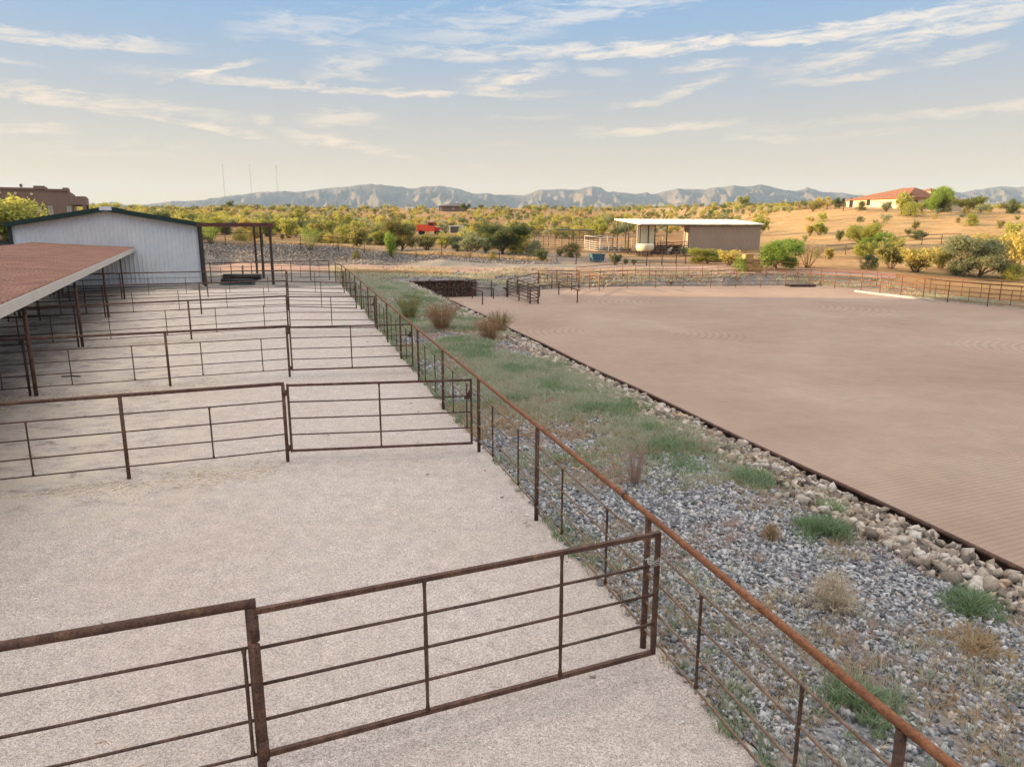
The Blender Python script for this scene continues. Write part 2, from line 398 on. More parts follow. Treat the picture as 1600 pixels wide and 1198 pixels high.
def gravelmat(name,cols,peb=95,bigcols=None,streak=None,bumpd=.008):
    m,t,b=mat(name,.95,.15); p=pos(t)
    v=t.new('ShaderNodeTexVoronoi'); v.inputs['Scale'].default_value=peb; t.link(p,v.inputs['Vector'])
    sepc=t.new('ShaderNodeSeparateColor'); t.link(v.outputs['Color'],sepc.inputs[0])
    c=t.ramp(sepc.outputs[0],cols)
    n=t.noise(p,.35,5,.6); n2=t.noise(p,3.5,5,.65); n3=t.noise(p,28,4,.7)
    c=t.mix(t.rng(n,.35,.7,0,.5),c,(.50,.405,.335),'MIX')
    c=t.mix(1.,c,t.ramp(n2,[(.25,(.82,.81,.80)),(.75,(1.12,1.10,1.08))]),'MULTIPLY')
    c=t.mix(1.,c,t.ramp(n3,[(.3,(.80,.79,.78)),(.6,(1.07,1.07,1.07))]),'MULTIPLY')
    if streak: c=streak(t,p,c)
    t.link(c,b.inputs['Base Color'])
    h=t.m('ADD',t.m('MULTIPLY',v.outputs['Distance'],-1.),t.m('MULTIPLY',n3,.8))
    bump(t,b,h,bumpd,1.); return m
def penstreak(t,p,c):
    # straw and trampled dirt lying in bands along the second fence and towards the shade roof
    mp=t.new('ShaderNodeMapping'); mp.vector_type='POINT'; mp.inputs['Rotation'].default_value=(0,0,R(-20)); mp.inputs['Scale'].default_value=(.7,1.15,1); t.link(p,mp.inputs[0])
    n=t.noise(mp.outputs[0],1.6,7,.72,.5)
    s=t.new('ShaderNodeSeparateXYZ'); t.link(p,s.inputs[0])
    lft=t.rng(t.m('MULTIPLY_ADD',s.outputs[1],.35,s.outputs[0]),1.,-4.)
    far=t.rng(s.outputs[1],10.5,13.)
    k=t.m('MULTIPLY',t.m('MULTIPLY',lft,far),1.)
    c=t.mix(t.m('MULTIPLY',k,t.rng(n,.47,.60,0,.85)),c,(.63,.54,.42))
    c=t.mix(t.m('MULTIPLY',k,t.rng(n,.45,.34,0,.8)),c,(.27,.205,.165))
    deep=t.rng(t.m('MULTIPLY_ADD',s.outputs[1],.44,s.outputs[0]),-3.0,-6.5)  # dark dirt towards the shade roof, with the shadow under it painted in
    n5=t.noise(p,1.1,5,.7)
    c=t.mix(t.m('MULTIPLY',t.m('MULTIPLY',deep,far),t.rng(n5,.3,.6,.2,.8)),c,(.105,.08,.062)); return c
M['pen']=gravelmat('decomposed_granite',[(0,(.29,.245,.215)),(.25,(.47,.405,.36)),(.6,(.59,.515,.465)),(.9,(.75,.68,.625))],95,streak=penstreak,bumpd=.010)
def arenamat():
    m,t,b=mat('harrowed_sand',.95,.1); p=pos(t)
    n=t.noise(p,.12,5,.6,.4); n2=t.noise(p,1.2,6,.7); n3=t.noise(p,60,3,.7)
    c=t.ramp(n,[(.3,(.315,.225,.172)),(.55,(.365,.27,.21)),(.75,(.415,.315,.25))])
    c=t.mix(1.,c,t.ramp(n2,[(.25,(.90,.89,.88)),(.75,(1.08,1.07,1.06))]),'MULTIPLY')
    c=t.mix(1.,c,t.ramp(n3,[(.3,(.80,.79,.78)),(.65,(1.1,1.1,1.1))]),'MULTIPLY')
    # harrow tracks: rings around turning points and straight passes
    def ring(cx,cy,sc,rad,wd):
        vm=t.new('ShaderNodeVectorMath',operation='DISTANCE'); t.link(p,vm.inputs[0]); vm.inputs[1].default_value=(cx,cy,AZ)
        d=vm.outputs['Value']; w=t.m('SINE',t.m('MULTIPLY',t.m('MULTIPLY_ADD',n2,.1,d),sc))
        msk=t.rng(t.m('ABSOLUTE',t.m('SUBTRACT',d,rad)),wd*.4,wd,1,0)
        return w,msk
    s=t.new('ShaderNodeSeparateXYZ'); t.link(p,s.inputs[0])
    def rows(ang,sc,x0,y0,x1,y1,rad):
        a=R(ang); l=t.m('ADD',t.m('MULTIPLY',s.outputs[0],math.cos(a)),t.m('MULTIPLY',s.outputs[1],math.sin(a)))
        l=t.m('ADD',l,t.m('MULTIPLY',n,.22))
        w=t.m('SINE',t.m('MULTIPLY',l,sc))
        vm=t.new('ShaderNodeVectorMath',operation='DISTANCE'); t.link(p,vm.inputs[0]); vm.inputs[1].default_value=(x0,y0,AZ)
        return w,t.rng(vm.outputs['Value'],rad*.45,rad,1,0)
    hs=None;cm=None
    for w,msk in (ring(7,42,15,4.5,3.),ring(30,34,15,5.,3.),ring(18,58,12,9.,4.)):
        q=t.m('MULTIPLY',w,msk); hs=q if hs is None else t.m('ADD',hs,q)
    for w,msk in (rows(112,40,17,14,0,0,15),rows(104,30,11,30,0,0,9),rows(96,26,30,26,0,0,15)):
        q=t.m('MULTIPLY',w,msk); hs=t.m('ADD',hs,q)
    cc=t.rng(hs,-1.6,1.6,.0,1.)
    c=t.mix(1.,c,t.ramp(cc,[(.1,(.90,.89,.885)),(.9,(1.06,1.06,1.055))]),'MULTIPLY')
    t.link(c,b.inputs['Base Color'])
    h=t.m('ADD',t.m('MULTIPLY',hs,.5),t.m('MULTIPLY_ADD',n3,.5,t.m('MULTIPLY',n2,1.)))
    bump(t,b,h,.012,.8); return m
M['arena']=arenamat()
def terrmat():
    m,t,b=mat('desert_ground',.97,.1); p=pos(t)
    a=t.new('ShaderNodeAttribute'); a.attribute_name='grey'; a2=t.new('ShaderNodeAttribute'); a2.attribute_name='gold'
    n=t.noise(p,.05,6,.62,.3); n2=t.noise(p,.5,6,.68); n3=t.noise(p,6,4,.7)
    mp=t.new('ShaderNodeMapping'); mp.inputs['Scale'].default_value=(.06,.5,.5); mp.inputs['Rotation'].default_value=(0,0,R(12)); t.link(p,mp.inputs[0])
    n4=t.noise(mp.outputs[0],1.5,6,.65,.4)
    c=t.ramp(n,[(.28,(.28,.165,.075)),(.5,(.40,.24,.115)),(.7,(.48,.33,.17))])
    c=t.mix(t.rng(n2,.5,.68,0,.7),c,(.20,.165,.07))
    g=t.ramp(n4,[(.3,(.33,.20,.085)),(.48,(.50,.32,.145)),(.7,(.62,.44,.235))])
    g=t.mix(t.rng(n2,.55,.75,0,.55),g,(.30,.20,.09))
    c=t.mix(a2.outputs['Fac'],c,g)
    gr=t.mix(t.rng(n2,.4,.65),(.30,.275,.25),(.42,.355,.29))
    gr=t.mix(t.rng(t.noise(p,.8,5,.7),.5,.68,0,.7),gr,(.17,.19,.12))
    c=t.mix(a.outputs['Fac'],c,gr)
    c=t.mix(1.,c,t.ramp(n3,[(.25,(.75,.74,.73)),(.7,(1.12,1.12,1.12))]),'MULTIPLY')
    t.link(c,b.inputs['Base Color']); bump(t,b,t.m('ADD',n3,t.m('MULTIPLY',n2,3.)),.45,.8); return m
M['terrain']=terrmat()
def roadmat():
    m,t,b=mat('packed_dirt',.95,.1); p=pos(t); n=t.noise(p,.4,6,.65); n2=t.noise(p,8,4,.7)
    c=t.ramp(n,[(.3,(.30,.19,.14)),(.55,(.37,.245,.185)),(.75,(.44,.31,.24))]); c=t.mix(1.,c,t.ramp(n2,[(.3,(.85,.85,.84)),(.7,(1.1,1.1,1.1))]),'MULTIPLY')
    t.link(c,b.inputs['Base Color']); bump(t,b,n2,.03); return m
M['road']=roadmat()
def stripmat():
    m,t,b=mat('gravel_bed',.95,.15); p=pos(t)
    v=t.new('ShaderNodeTexVoronoi'); v.inputs['Scale'].default_value=17; t.link(p,v.inputs['Vector'])
    s=t.new('ShaderNodeSeparateColor'); t.link(v.outputs['Color'],s.inputs[0])
    c=t.ramp(s.outputs[0],[(0,(.10,.10,.10)),(.4,(.20,.20,.205)),(.8,(.30,.295,.30))])
    n=t.noise(p,.9,6,.7); c=t.mix(t.rng(n,.46,.62,0,.85),c,(.33,.26,.20))
    n2=t.noise(p,22,4,.7); c=t.mix(1.,c,t.ramp(n2,[(.3,(.6,.6,.6)),(.65,(1.1,1.1,1.1))]),'MULTIPLY')
    t.link(c,b.inputs['Base Color']); bump(t,b,t.m('MULTIPLY',v.outputs['Distance'],-1.),.05); return m
M['strip']=stripmat()
def stonemat(name,cols,spots=None):
    m,t,b=mat(name,.85,.25); g=t.new('ShaderNodeNewGeometry'); 
    c=t.ramp(g.outputs['Random Per Island'],cols); n=t.noise(g.outputs['Position'],25,4,.7)
    c=t.mix(1.,c,t.ramp(n,[(.3,(.72,.71,.70)),(.65,(1.12,1.12,1.12))]),'MULTIPLY'); t.link(c,b.inputs['Base Color']); bump(t,b,n,.01); return m
M['stone_grey']=stonemat('grey_gravel_stone',[(0,(.10,.10,.105)),(.3,(.25,.25,.26)),(.65,(.38,.38,.38)),(.93,(.52,.515,.505)),(1,(.48,.38,.29))])
M['stone_tan']=stonemat('pale_rubble_stone',[(0,(.13,.10,.08)),(.3,(.27,.215,.165)),(.6,(.41,.34,.27)),(.88,(.56,.50,.43)),(1,(.42,.28,.17))])
M['stone_stray']=stonemat('stray_pale_stone',[(0,(.40,.34,.28)),(.5,(.56,.50,.43)),(1,(.72,.68,.62))])
M['stone_bank']=stonemat('bank_stone',[(0,(.12,.10,.085)),(.5,(.23,.195,.165)),(1,(.36,.32,.27))])
M['stone_wall']=stonemat('wall_rubble',[(0,(.10,.065,.045)),(.5,(.22,.15,.10)),(.9,(.42,.31,.20)),(1,(.6,.5,.36))])
def leafmat(name,c1,c2,c3,tr=.4):
    m,t,b=mat(name,.75,.15); g=t.new('ShaderNodeNewGeometry'); oi=t.new('ShaderNodeObjectInfo')
    f=t.m('ADD',t.m('MULTIPLY',g.outputs['Random Per Island'],.6),t.m('MULTIPLY',oi.outputs['Random'],.4))
    c=t.ramp(f,[(0.05,c1),(.5,c2),(.95,c3)]); t.link(c,b.inputs['Base Color'])
    tb=t.new('ShaderNodeBsdfTranslucent'); t.link(t.mix(1.,c,(1.25,1.2,1.,1),'MULTIPLY'),tb.inputs[0]); ms=t.new('ShaderNodeMixShader'); ms.inputs[0].default_value=tr
    t.link(b.outputs[0],ms.inputs[1]); t.link(tb.outputs[0],ms.inputs[2]); o=[n for n in t.n if n.type=='OUTPUT_MATERIAL'][0]; t.link(ms.outputs[0],o.inputs[0]); return m
LM={'creosote':leafmat('creosote_leaf',(.14,.135,.045),(.25,.235,.08),(.39,.35,.12)),
    'palo':leafmat('palo_verde_leaf',(.20,.21,.05),(.33,.34,.08),(.48,.46,.14)),
    'mesquite':leafmat('mesquite_leaf',(.08,.10,.045),(.13,.16,.065),(.21,.23,.10)),
    'sage':leafmat('grey_green_leaf',(.16,.18,.10),(.25,.27,.15),(.34,.34,.20)),
    'gold':leafmat('golden_leaf',(.28,.23,.06),(.43,.36,.10),(.57,.49,.17)),
    'green':leafmat('bright_green_leaf',(.14,.21,.04),(.24,.34,.07),(.36,.45,.12)),
    'dry':leafmat('dry_twig',(.24,.16,.09),(.38,.27,.16),(.52,.40,.26),.15),
    'grass':leafmat('green_grass',(.15,.22,.12),(.26,.34,.20),(.42,.46,.30),.4),
    'grasspale':leafmat('grey_green_grass',(.22,.26,.18),(.35,.37,.27),(.52,.50,.38),.4),
    'straw':leafmat('dry_straw',(.36,.25,.15),(.50,.38,.24),(.62,.52,.36)),
    'whitestraw':leafmat('bleached_straw',(.46,.37,.27),(.66,.57,.45),(.82,.76,.66)),
    'pink':leafmat('rosy_weed',(.32,.22,.18),(.45,.32,.27),(.56,.42,.35)),
    'orangebrush':leafmat('orange_brown_brush',(.26,.14,.07),(.38,.22,.12),(.48,.32,.19))}

# ================================================================ SETTING
PEN_W=34.
def pen_uv(x,y):
    dx=x-FP[0];dy=y-FP[1]; return dx*FN[0]+dy*FN[1], dx*FD[0]+dy*FD[1]
def build_terrain():
    n=560; a=13.
    ku=math.asinh(9500/a); u=np.linspace(-1,1,n); gx=a*np.sinh(ku*u)
    v=np.linspace(-math.asinh(400/a),math.asinh(9400/a),n); gy=8+a*np.sinh(v)
    X,Y=np.meshgrid(gx,gy,indexing='ij'); Z=nominal(X,Y)
    U,V=pen_uv(X,Y)
    pen=(U<-.3)&(U>-PEN_W+.8)&(V>-14)&(V<51.5)
    st=(U>=-.3)&(U<EDGE-1.0)&(V>-22)&(V<52.5)
    st2=(U>=EDGE-1.0)&(U<EDGE+.3)&(V>-22)&(V<53.)
    Z=np.where(pen|st,Z-.35,Z); st3=(U>EDGE-1.5)&(U<EDGE+9)&(V>52.5)&(V<60)&(Y<A_CORNER[1]+3.5+.17*(X-A_CORNER[0])); st3&=X<_az(742,463)[0]-.1; Z=np.where(st2|st3,-1.9,Z); Z=np.where(insideA(X,Y),-1.9,Z)
    idx=np.arange(n*n).reshape(n,n); Fc=np.stack([idx[:-1,:-1],idx[1:,:-1],idx[1:,1:],idx[:-1,1:]],-1).reshape(-1,4)
    grey=sst(95,84,Y+.0*X)*sst(-60,-42,X)*(1-sst(34,44,X))
    bk=sst(97,86,Y+.15*(X+15)); grey=np.maximum(grey*bk,sst(120,98,Y)*sst(40,0,X)*sst(-70,-50,X)*.75)
    gold=sst(28,60,X-.06*(Y-100))*sst(60,85,Y)*(1-sst(330,600,Y))
    me=npmesh('ground',np.stack([X,Y,Z],-1).reshape(-1,3),Fc,M['terrain'],smooth=True,attrs={'grey':grey.ravel(),'gold':gold.ravel()})
    tag(npobj('ground',me),kind='structure')
build_terrain()
def sheet(name,fxy,nu,nv,m,dz,zf=None):
    u,v=np.meshgrid(np.linspace(0,1,nu),np.linspace(0,1,nv),indexing='ij'); X,Y=fxy(u,v)
    Z=(zf or nominal)(X,Y)+dz
    idx=np.arange(nu*nv).reshape(nu,nv); Fc=np.stack([idx[:-1,:-1],idx[1:,:-1],idx[1:,1:],idx[:-1,1:]],-1).reshape(-1,4)
    o=npobj(name,npmesh(name,np.stack([X,Y,Z],-1).reshape(-1,3),Fc,m,smooth=True)); return tag(o,kind='structure')
def sheet_uv(u0,u1,v0,v1):
    def f(u,v):
        U=u0+(u1-u0)*u; V=v0+(v1-v0)*v; return FP[0]+FN[0]*U+FD[0]*V, FP[1]+FN[1]*U+FD[1]*V
    return f
def pz(x,y): return nominal(x,y)+(fbm(x*1.1,y*1.1,3,3)-.5)*.035
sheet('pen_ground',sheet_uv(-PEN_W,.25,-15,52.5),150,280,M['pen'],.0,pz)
def stripz(x,y):
    U,V=pen_uv(x,y); return nominal(x,y)+.02+.16*np.sin(np.clip((U-.2)/(EDGE-.2),0,1)*math.pi)*(.6+.8*fbm(x*.5,y*.5,3,8))*(U>0)
sheet('gravel_bed',sheet_uv(.25,EDGE,-23,54.9),50,420,M['strip'],0,stripz)
def _wp(u,v):
    a=np.array(A_CORNER)-FN*2.0; b=np.array(_az(742,463))+np.array([.1,.02]); d=(b-a); p=a[0]+d[0]*u; q=a[1]+d[1]*u
    return p,q+v*6.
sheet('wall_top_ground',_wp,24,16,M['strip'],.02)
# arena floor: a triangulated polygon with its harrowed sand in the material
def arena_floor():
    mb=MB(); n=len(A_poly); mb.add([(x,y,AZ) for x,y in A_poly],[tuple(range(n))][::-1])
    # sand heaped a little around the rails on the far left
    o=mb.build('arena_floor',M['arena']); bpy.context.view_layer.objects.active=o
    tag(o,kind='structure')
arena_floor()
def polyroad(name,lo_,hi_,m,dz=.05,n=60,w=8):
    lo_=[G(*p) for p in lo_]; hi_=[G(*p) for p in hi_]
    L=np.array([(p.x,p.y) for p in lo_]);H=np.array([(p.x,p.y) for p in hi_])
    tl=np.linspace(0,1,len(L))
    def f(u,v):
        a=np.stack([np.interp(u,tl,L[:,i]) for i in (0,1)],-1); b=np.stack([np.interp(u,tl,H[:,i]) for i in (0,1)],-1)
        p=a*(1-v[...,None])+b*v[...,None]; wob=(fbm(p[...,0]*.4,p[...,1]*.4,3,2)-.5)*1.2*(np.abs(v-.5)*2)**2*np.sign(v-.5)
        return p[...,0],p[...,1]+wob
    return sheet(name,f,n,w,m,dz)
polyroad('dirt_road',[(240,425),(350,424.5),(450,424),(560,423.5),(700,427),(850,429),(1000,430),(1150,431),(1280,430),(1400,436)],
         [(240,413),(350,413),(450,413.5),(560,414),(700,417.5),(850,418),(1000,416.5),(1150,417),(1280,421),(1400,428)],M['road'])

# ---- mountains
def mountains():
    sk=[(-500,330),(-200,322),(0,321),(100,321),(150,318),(175,316),(200,319),(230,319),(250,316),(270,314),(300,313),(330,309),(370,305),(400,301),(440,299),(480,297),(500,294),(520,292),(550,289),(575,287),(592,286),(612,288),(630,291),(650,292),(670,290),(690,289.5),(706,292),(720,296),(735,299),(750,301),(780,303),(800,303.5),(820,303),(840,298),(862,295),(890,295.5),(905,294),(912,290.5),(925,289.5),(938,290),(943,295),(948,298),(960,299),(975,299.5),(990,301),(1002,299.5),(1010,298),(1016,302),(1024,302),(1040,298),(1060,294.5),(1085,292),(1100,294),(1120,292),(1140,290),(1160,288.5),(1172,290),(1186,287.5),(1198,290),(1215,295),(1225,297),(1240,296.5),(1250,296),(1258,291.5),(1268,296),(1280,300),(1300,300),(1320,302),(1360,305),(1395,302),(1415,296),(1430,292),(1448,296),(1465,300),(1480,299),(1500,298),(1520,295),(1540,293),(1560,290),(1580,293),(1600,291),(1650,287),(1750,294),(2000,300),(2300,315)]
    sk=np.array(sk,float); D0=6200.
    na,nd=1500,150
    px=np.linspace(-400,2200,na); sy=np.interp(px,sk[:,0],sk[:,1]); sy=sy+(fbm(px*.05,px*0+3,4,71)-.5)*4.5*np.clip((325-sy)/14,0,1)
    t=np.linspace(0,1,nd)
    PX,T=np.meshgrid(px,t,indexing='ij'); D=4200+T*3600
    tr=.56+.10*(fbm(px*.006,px*0,3,4)-.5)
    Xd=(PX-800)/F/ (cp+(599-330)/F*sp)
    X=Xd*D; Y=D
    u=(599-sy)/F; tanel=(-sp+u*cp)/(cp+u*sp)
    Dr=4200+tr*3600; top=CH+tanel*Dr
    # foothill profile up to the crest then down; crest z gives the skyline
    TT=T/tr[:,None]
    prof=np.where(TT<1,np.clip(TT,0,1)**1.25,np.clip(1-(TT-1)/.8,0,1)**1.1)
    q=6.0
    nx=X*.0026; ny=Y*.0017
    rn=1-np.abs(2*fbm(nx*1.+3,ny*.75,5,21)-1)*1.5
    r2=1-np.abs(2*fbm(nx*3.1,ny*2.4,4,31)-1)*1.5
    Zb=top[:,None]*prof
    ero=(1-rn)*.80+(1-r2)*.42
    Z=Zb-top[:,None]*ero*np.clip(1.06-np.exp(-((TT-1)/.09)**2),0,1)*np.clip(TT*1.8,0,1)*.85
    lat=np.clip(np.sin(np.clip(TT,0,1)*math.pi),0,1)
    Z=Z+lat*70*(rn-.55)+lat*22*(r2-.5)
    # nothing may stand above the skyline line of sight
    lim=CH+tanel[:,None]*D-2.; Z=np.where(TT<.97,np.minimum(Z,lim),Z)
    Z=np.maximum(Z,-20)
    idx=np.arange(na*nd).reshape(na,nd); Fc=np.stack([idx[:-1,:-1],idx[1:,:-1],idx[1:,1:],idx[:-1,1:]],-1).reshape(-1,4)
    m,tt,b=mat('mountain_rock',1.,.05); p=pos(tt); n=tt.noise(p,.004,7,.65); n2=tt.noise(p,.03,5,.7)
    c=tt.ramp(n,[(.3,(.085,.075,.06)),(.5,(.14,.115,.09)),(.7,(.20,.16,.12))]); c=tt.mix(tt.rng(n2,.45,.7,0,.5),c,(.06,.065,.045)); tt.link(c,b.inputs['Base Color'])
    bump(tt,b,n2,12.,.8)
    o=npobj('mountains',npmesh('mountains',np.stack([X,Y,Z],-1).reshape(-1,3),Fc,m,smooth=False)); tag(o,kind='structure')
mountains()

# ================================================================ PIPE FENCES
RAILS=(1.33,.97,.61,.26)
def gv(p): return Vector((p[0],p[1],GZat(p[0],p[1])))
_postm={}
def post_mesh(r,h,m,n=10):
    k=(round(r,4),round(h,3),m.name)
    if k not in _postm:
        mb=MB(); mb.tube([(0,0,-.25),(0,0,h)],r,n); o=mb.build('post',m,smooth=True); _postm[k]=o.data; bpy.data.objects.remove(o)
    return _postm[k]
def stay_mesh(r,z0,z1,m):
    k=('s',round(r,4),round(z0,3),round(z1,3),m.name)
    if k not in _postm:
        mb=MB(); mb.tube([(0,0,z0),(0,0,z0+.07),(0,0,(z0+z1)/2),(0,0,z1-.07),(0,0,z1)],[r*1.55,r,r*1.05,r,r*1.55],6); o=mb.build('stay',m,smooth=True); _postm[k]=o.data; bpy.data.objects.remove(o)
    return _postm[k]
def pipe_fence(label,pts,stays=(1/3,2/3),h=1.68,rails=RAILS,rp=.037,rt=.037,rr=.0145,mt='rust',mp='rust',mr='rust_rod',group=None,cat='pipe fence',name='pipe_fence',over=(0,0),topdz=None,skip_stay=(),n=10,posts=None):
    P=[Vector(p) for p in pts]; o0=P[0].copy(); root=thing(name,label,cat,o0,0,group); Q=[p-o0 for p in P]
    if posts is None: posts=range(len(Q))
    d0=(Q[1]-Q[0]).normalized(); d1=(Q[-1]-Q[-2]).normalized()
    def line(z,a=0,b=0,sag=0.):
        L=[q+Vector((0,0,z)) for q in Q]; L[0]=L[0]-d0*a; L[-1]=L[-1]+d1*b; 
        if sag:
            o=[L[0]]
            for i in range(1,len(L)):
                mdl=(L[i-1]+L[i])/2; o+= [mdl+Vector((0,0,-sag*random.uniform(-.6,1)))]; o.append(L[i])
            return o
        return L
    mb=MB(); mb.tube(line(h,*over),rt,max(n,10)); tr=mb.build('top_rail',M[mt],root,True)
    for z in rails:
        mb=MB(); mb.tube(line(z,0,0,.012),rr,7); mb.build('rail',M[mr],root,True)
    pm=post_mesh(rp,h-rt*.6,M[mp],n)
    for i in posts:
        q=Q[i]; o=bpy.data.objects.new('post',pm); COL.objects.link(o); o.parent=root; o.location=q; o.rotation_euler=(random.uniform(-.006,.006),random.uniform(-.006,.006),random.uniform(0,6))
    if rails and stays:
        sm=stay_mesh(rr*1.15,min(rails),max(rails),M['rust_rod' if mr=='rod_tan' else mr])
        for i in range(len(Q)-1):
            for j,f in enumerate(stays):
                if (i,j) in skip_stay: continue
                f=f+random.uniform(-.03,.03); q=Q[i].lerp(Q[i+1],f); o=bpy.data.objects.new('stay',sm); COL.objects.link(o); o.parent=root; o.location=q; o.rotation_euler=(0,0,random.uniform(0,3))
    return root
random.seed(3)
# the long fence between the pens and the gravel bed
NB=14
lf=[gv((3.70,.45)),gv((2.585,4.08))]+[gv(FP+FD*3.92*k) for k in range(0,NB)]
lf.append(G(525,441.5))
r=pipe_fence('long rusty pipe fence running from the near right corner along the gravel bed',lf,stays=(.29,.68),mt='rust_orange',mr='rod_tan',cat='pipe fence',n=12)
# welded collar on its top rail
a,b=Vector((*(FP+FD*.55),0)),None
q=gv(FP+FD*.62)-Vector(lf[0]); mb=MB(); d=Vector((FD[0],FD[1],0)); c0=q+Vector((0,0,1.68))
mb.tube([c0-d*.02,c0+d*.02],.046,12); mb.build('weld_collar',M['rust'],r,True)
for k in (0,3,7,11):
    pass
# cross fences: hinge post H, mid post, shade post S
H=[G(412,1215),G(450,721),G(453,589),G(451,520),G(450,485),G(449,461)]
print('H',[tuple(round(v,2) for v in h) for h in H])
Sx=[None,None,G(57,618),G(129.5,541.7),G(170,496),G(195,467.5),G(212,447)]
print('S',[tuple(round(v,2) for v in h) for h in Sx if h])
cdir=Vector((-math.cos(R(20.5)),-math.sin(R(20.5)),0))
def cross_posts(k,n):
    if k<2:
        st=3.02 if k==1 else 3.05; pts=[H[k]]
        for i in range(1,n): pts.append(gv(H[k]+cdir*st*i))
        return pts
    m=(H[k]+Sx[k])/2; d=(Sx[k]-H[k])/2; return [H[k]]+[gv(H[k]+d*i) for i in range(1,n)]
ordn=['nearest','second','third','fourth','fifth','sixth']
for k in range(6):
    pts=cross_posts(k,4 if k==0 else 5 if k<2 else 6)
    sty={0:(.5,),1:(.5,)}.get(k,(.25,.72))
    lab=['rusty pipe cross fence at the bottom left corner, nearest the camera','rusty pipe cross fence second from the camera, standing by a band of straw',
         'third rusty pipe cross fence from the camera, ending at the nearest shade post','fourth rusty pipe cross fence from the camera, thin rails and a mid post',
         'fifth rusty pipe cross fence from the camera, small and partly overlapped','sixth rusty pipe cross fence from the camera, in front of the white barn'][k]
    if k==0:
        r=pipe_fence(lab,pts,stays=(.05,.95),h=1.74,over=(.06,0),group='cross fences between the pens',n=14,rt=.042,rp=.04,skip_stay=())
    else: r=pipe_fence(lab,pts,stays=sty,h=1.70,over=(.03,0),group='cross fences between the pens',n=12 if k<3 else 8)
# gates
def gate(label,A,B,h0,h1,ups,top=1.66,bot=.24,wire=False):
    A=Vector(A);B=Vector(B); d=(B-A); L=math.hypot(d.x,d.y); rz=math.atan2(d.y,d.x)
    root=thing('pen_gate',label,'gate',A,rz,'tube gates between the pens'); dz=d.z; sl=wire
    def P(u,z): return Vector((u*L,0,z+dz*u))
    w=.046; mb=MB(); x0=(.085 if not sl else .02)/L
    mb.bar(P(x0,top),P(1,top),w,w); mb.bar(P(x0,bot),P(1,bot),w,w)
    mb.tube([P(x0*.9 if not sl else 0,bot-.03 if not sl else .42),P(x0*.9 if not sl else 0,top+.03 if not sl else 1.34)],.026 if not sl else .0465,12); mb.bar(P(1,bot-w/2),P(1,top+w/2),w,w); mb.build('frame',M['rust'],root)
    for i in (1,2,3):
        z=bot+(top-bot)*i/4; m=MB(); m.tube([P(x0,z),P(.5,z-.008),P(1,z)],.0155,8); m.build('rail',M['rust_rod'],root,True)
    for u in ups:
        m=MB(); zs=[bot,bot+.10,(bot+top)/2-.2,(bot+top)/2+.2,top-.10,top]; m.tube([P(u,z) for z in zs],[.027,.016,.021,.021,.016,.027],7); m.build('upright',M['rust_rod'],root,True)
    for z in (bot+.06,top-.16):
        m=MB(); m.tube([(0,0,z-(.06 if not sl else .11)),(0,0,z+(.06 if not sl else .11))],.052,14); m.bar((.03,0,z),(x0*L+.01,0,z),.05,.03); m.build('hinge',M['rust'],root,True)
    m=MB()
    if wire:
        rr=random.Random(5); base=P(1,1.36)
        for s in range(16):
            pts=[]; p=base+Vector((rr.uniform(-.03,.03),rr.uniform(-.04,.04),rr.uniform(-.04,.04)))
            dr=Vector((rr.uniform(-1,1),rr.uniform(-1,1),rr.uniform(-1,1))).normalized()
            for j in range(6): pts.append(p.copy()); p=p+dr*.026; dr=(dr+Vector((rr.uniform(-1,1),rr.uniform(-1,1),rr.uniform(-1,1)))*.7).normalized()
            m.tube(pts,.0032,4)
        for j in range(3): 
            m.tube([base+Vector((math.cos(a)*.07-.04,math.sin(a)*.07,.02*j-.03+.01*math.sin(3*a))) for a in [i*math.pi/6 for i in range(13)]],.0035,4)
        m.build('latch_wire',M['wire'],root)
    else:
        m.add([P(1,top-.42)+Vector((0,.012,0)),P(1,top-.16)+Vector((0,.012,0)),P(1,top-.42)+Vector((-.17,.012,0)),P(1,top-.42)+Vector((0,-.012,0)),P(1,top-.16)+Vector((0,-.012,0)),P(1,top-.42)+Vector((-.17,-.012,0))],[(0,1,2),(5,4,3),(0,3,4,1),(1,4,5,2),(2,5,3,0)])
        m.build('latch_plate',M['rust'],root)
    return root
ends=[(1020,1018),(737,692),(645,571),(587,511),(557,481),(538,458)]
gl=['wide rusty gate in the foreground, wired shut against the long fence','rusty tube gate beyond the foreground gate, standing slightly ajar','third gate from the camera, dark rust, in the middle of the pens',
    'fourth gate from the camera along the long fence','fifth gate from the camera, small and thin','sixth and farthest tube gate, beside the end of the long fence']
for k in range(6):
    B=G(*ends[k]); 
    # the end stands on the ray of its lower corner, .24 m above the ground
    r=pxdir(*ends[k]); t=(GZat(B.x,B.y)+.24-CH)/r[2]; B=Vector((r[0]*t,r[1]*t,0)); B.z=GZat(B.x,B.y)
    A=H[k]+(-cdir)*.0; dd=(B-A).normalized(); gate(gl[k],A+dd*.02,B,0,0,(.37,.72) if k==0 else (.5,),wire=(k==0))
# far cross fence closing the pens
fe=G(515,437.5); fw=G(160,449)
n_=11; r=pipe_fence('rusty boundary fence closing the far end of the pens, in front of the barn',[gv(fe.lerp(fw,i/n_)) for i in range(n_+1)],stays=(.5,),n=8)
# extra short return fence between the far corner posts

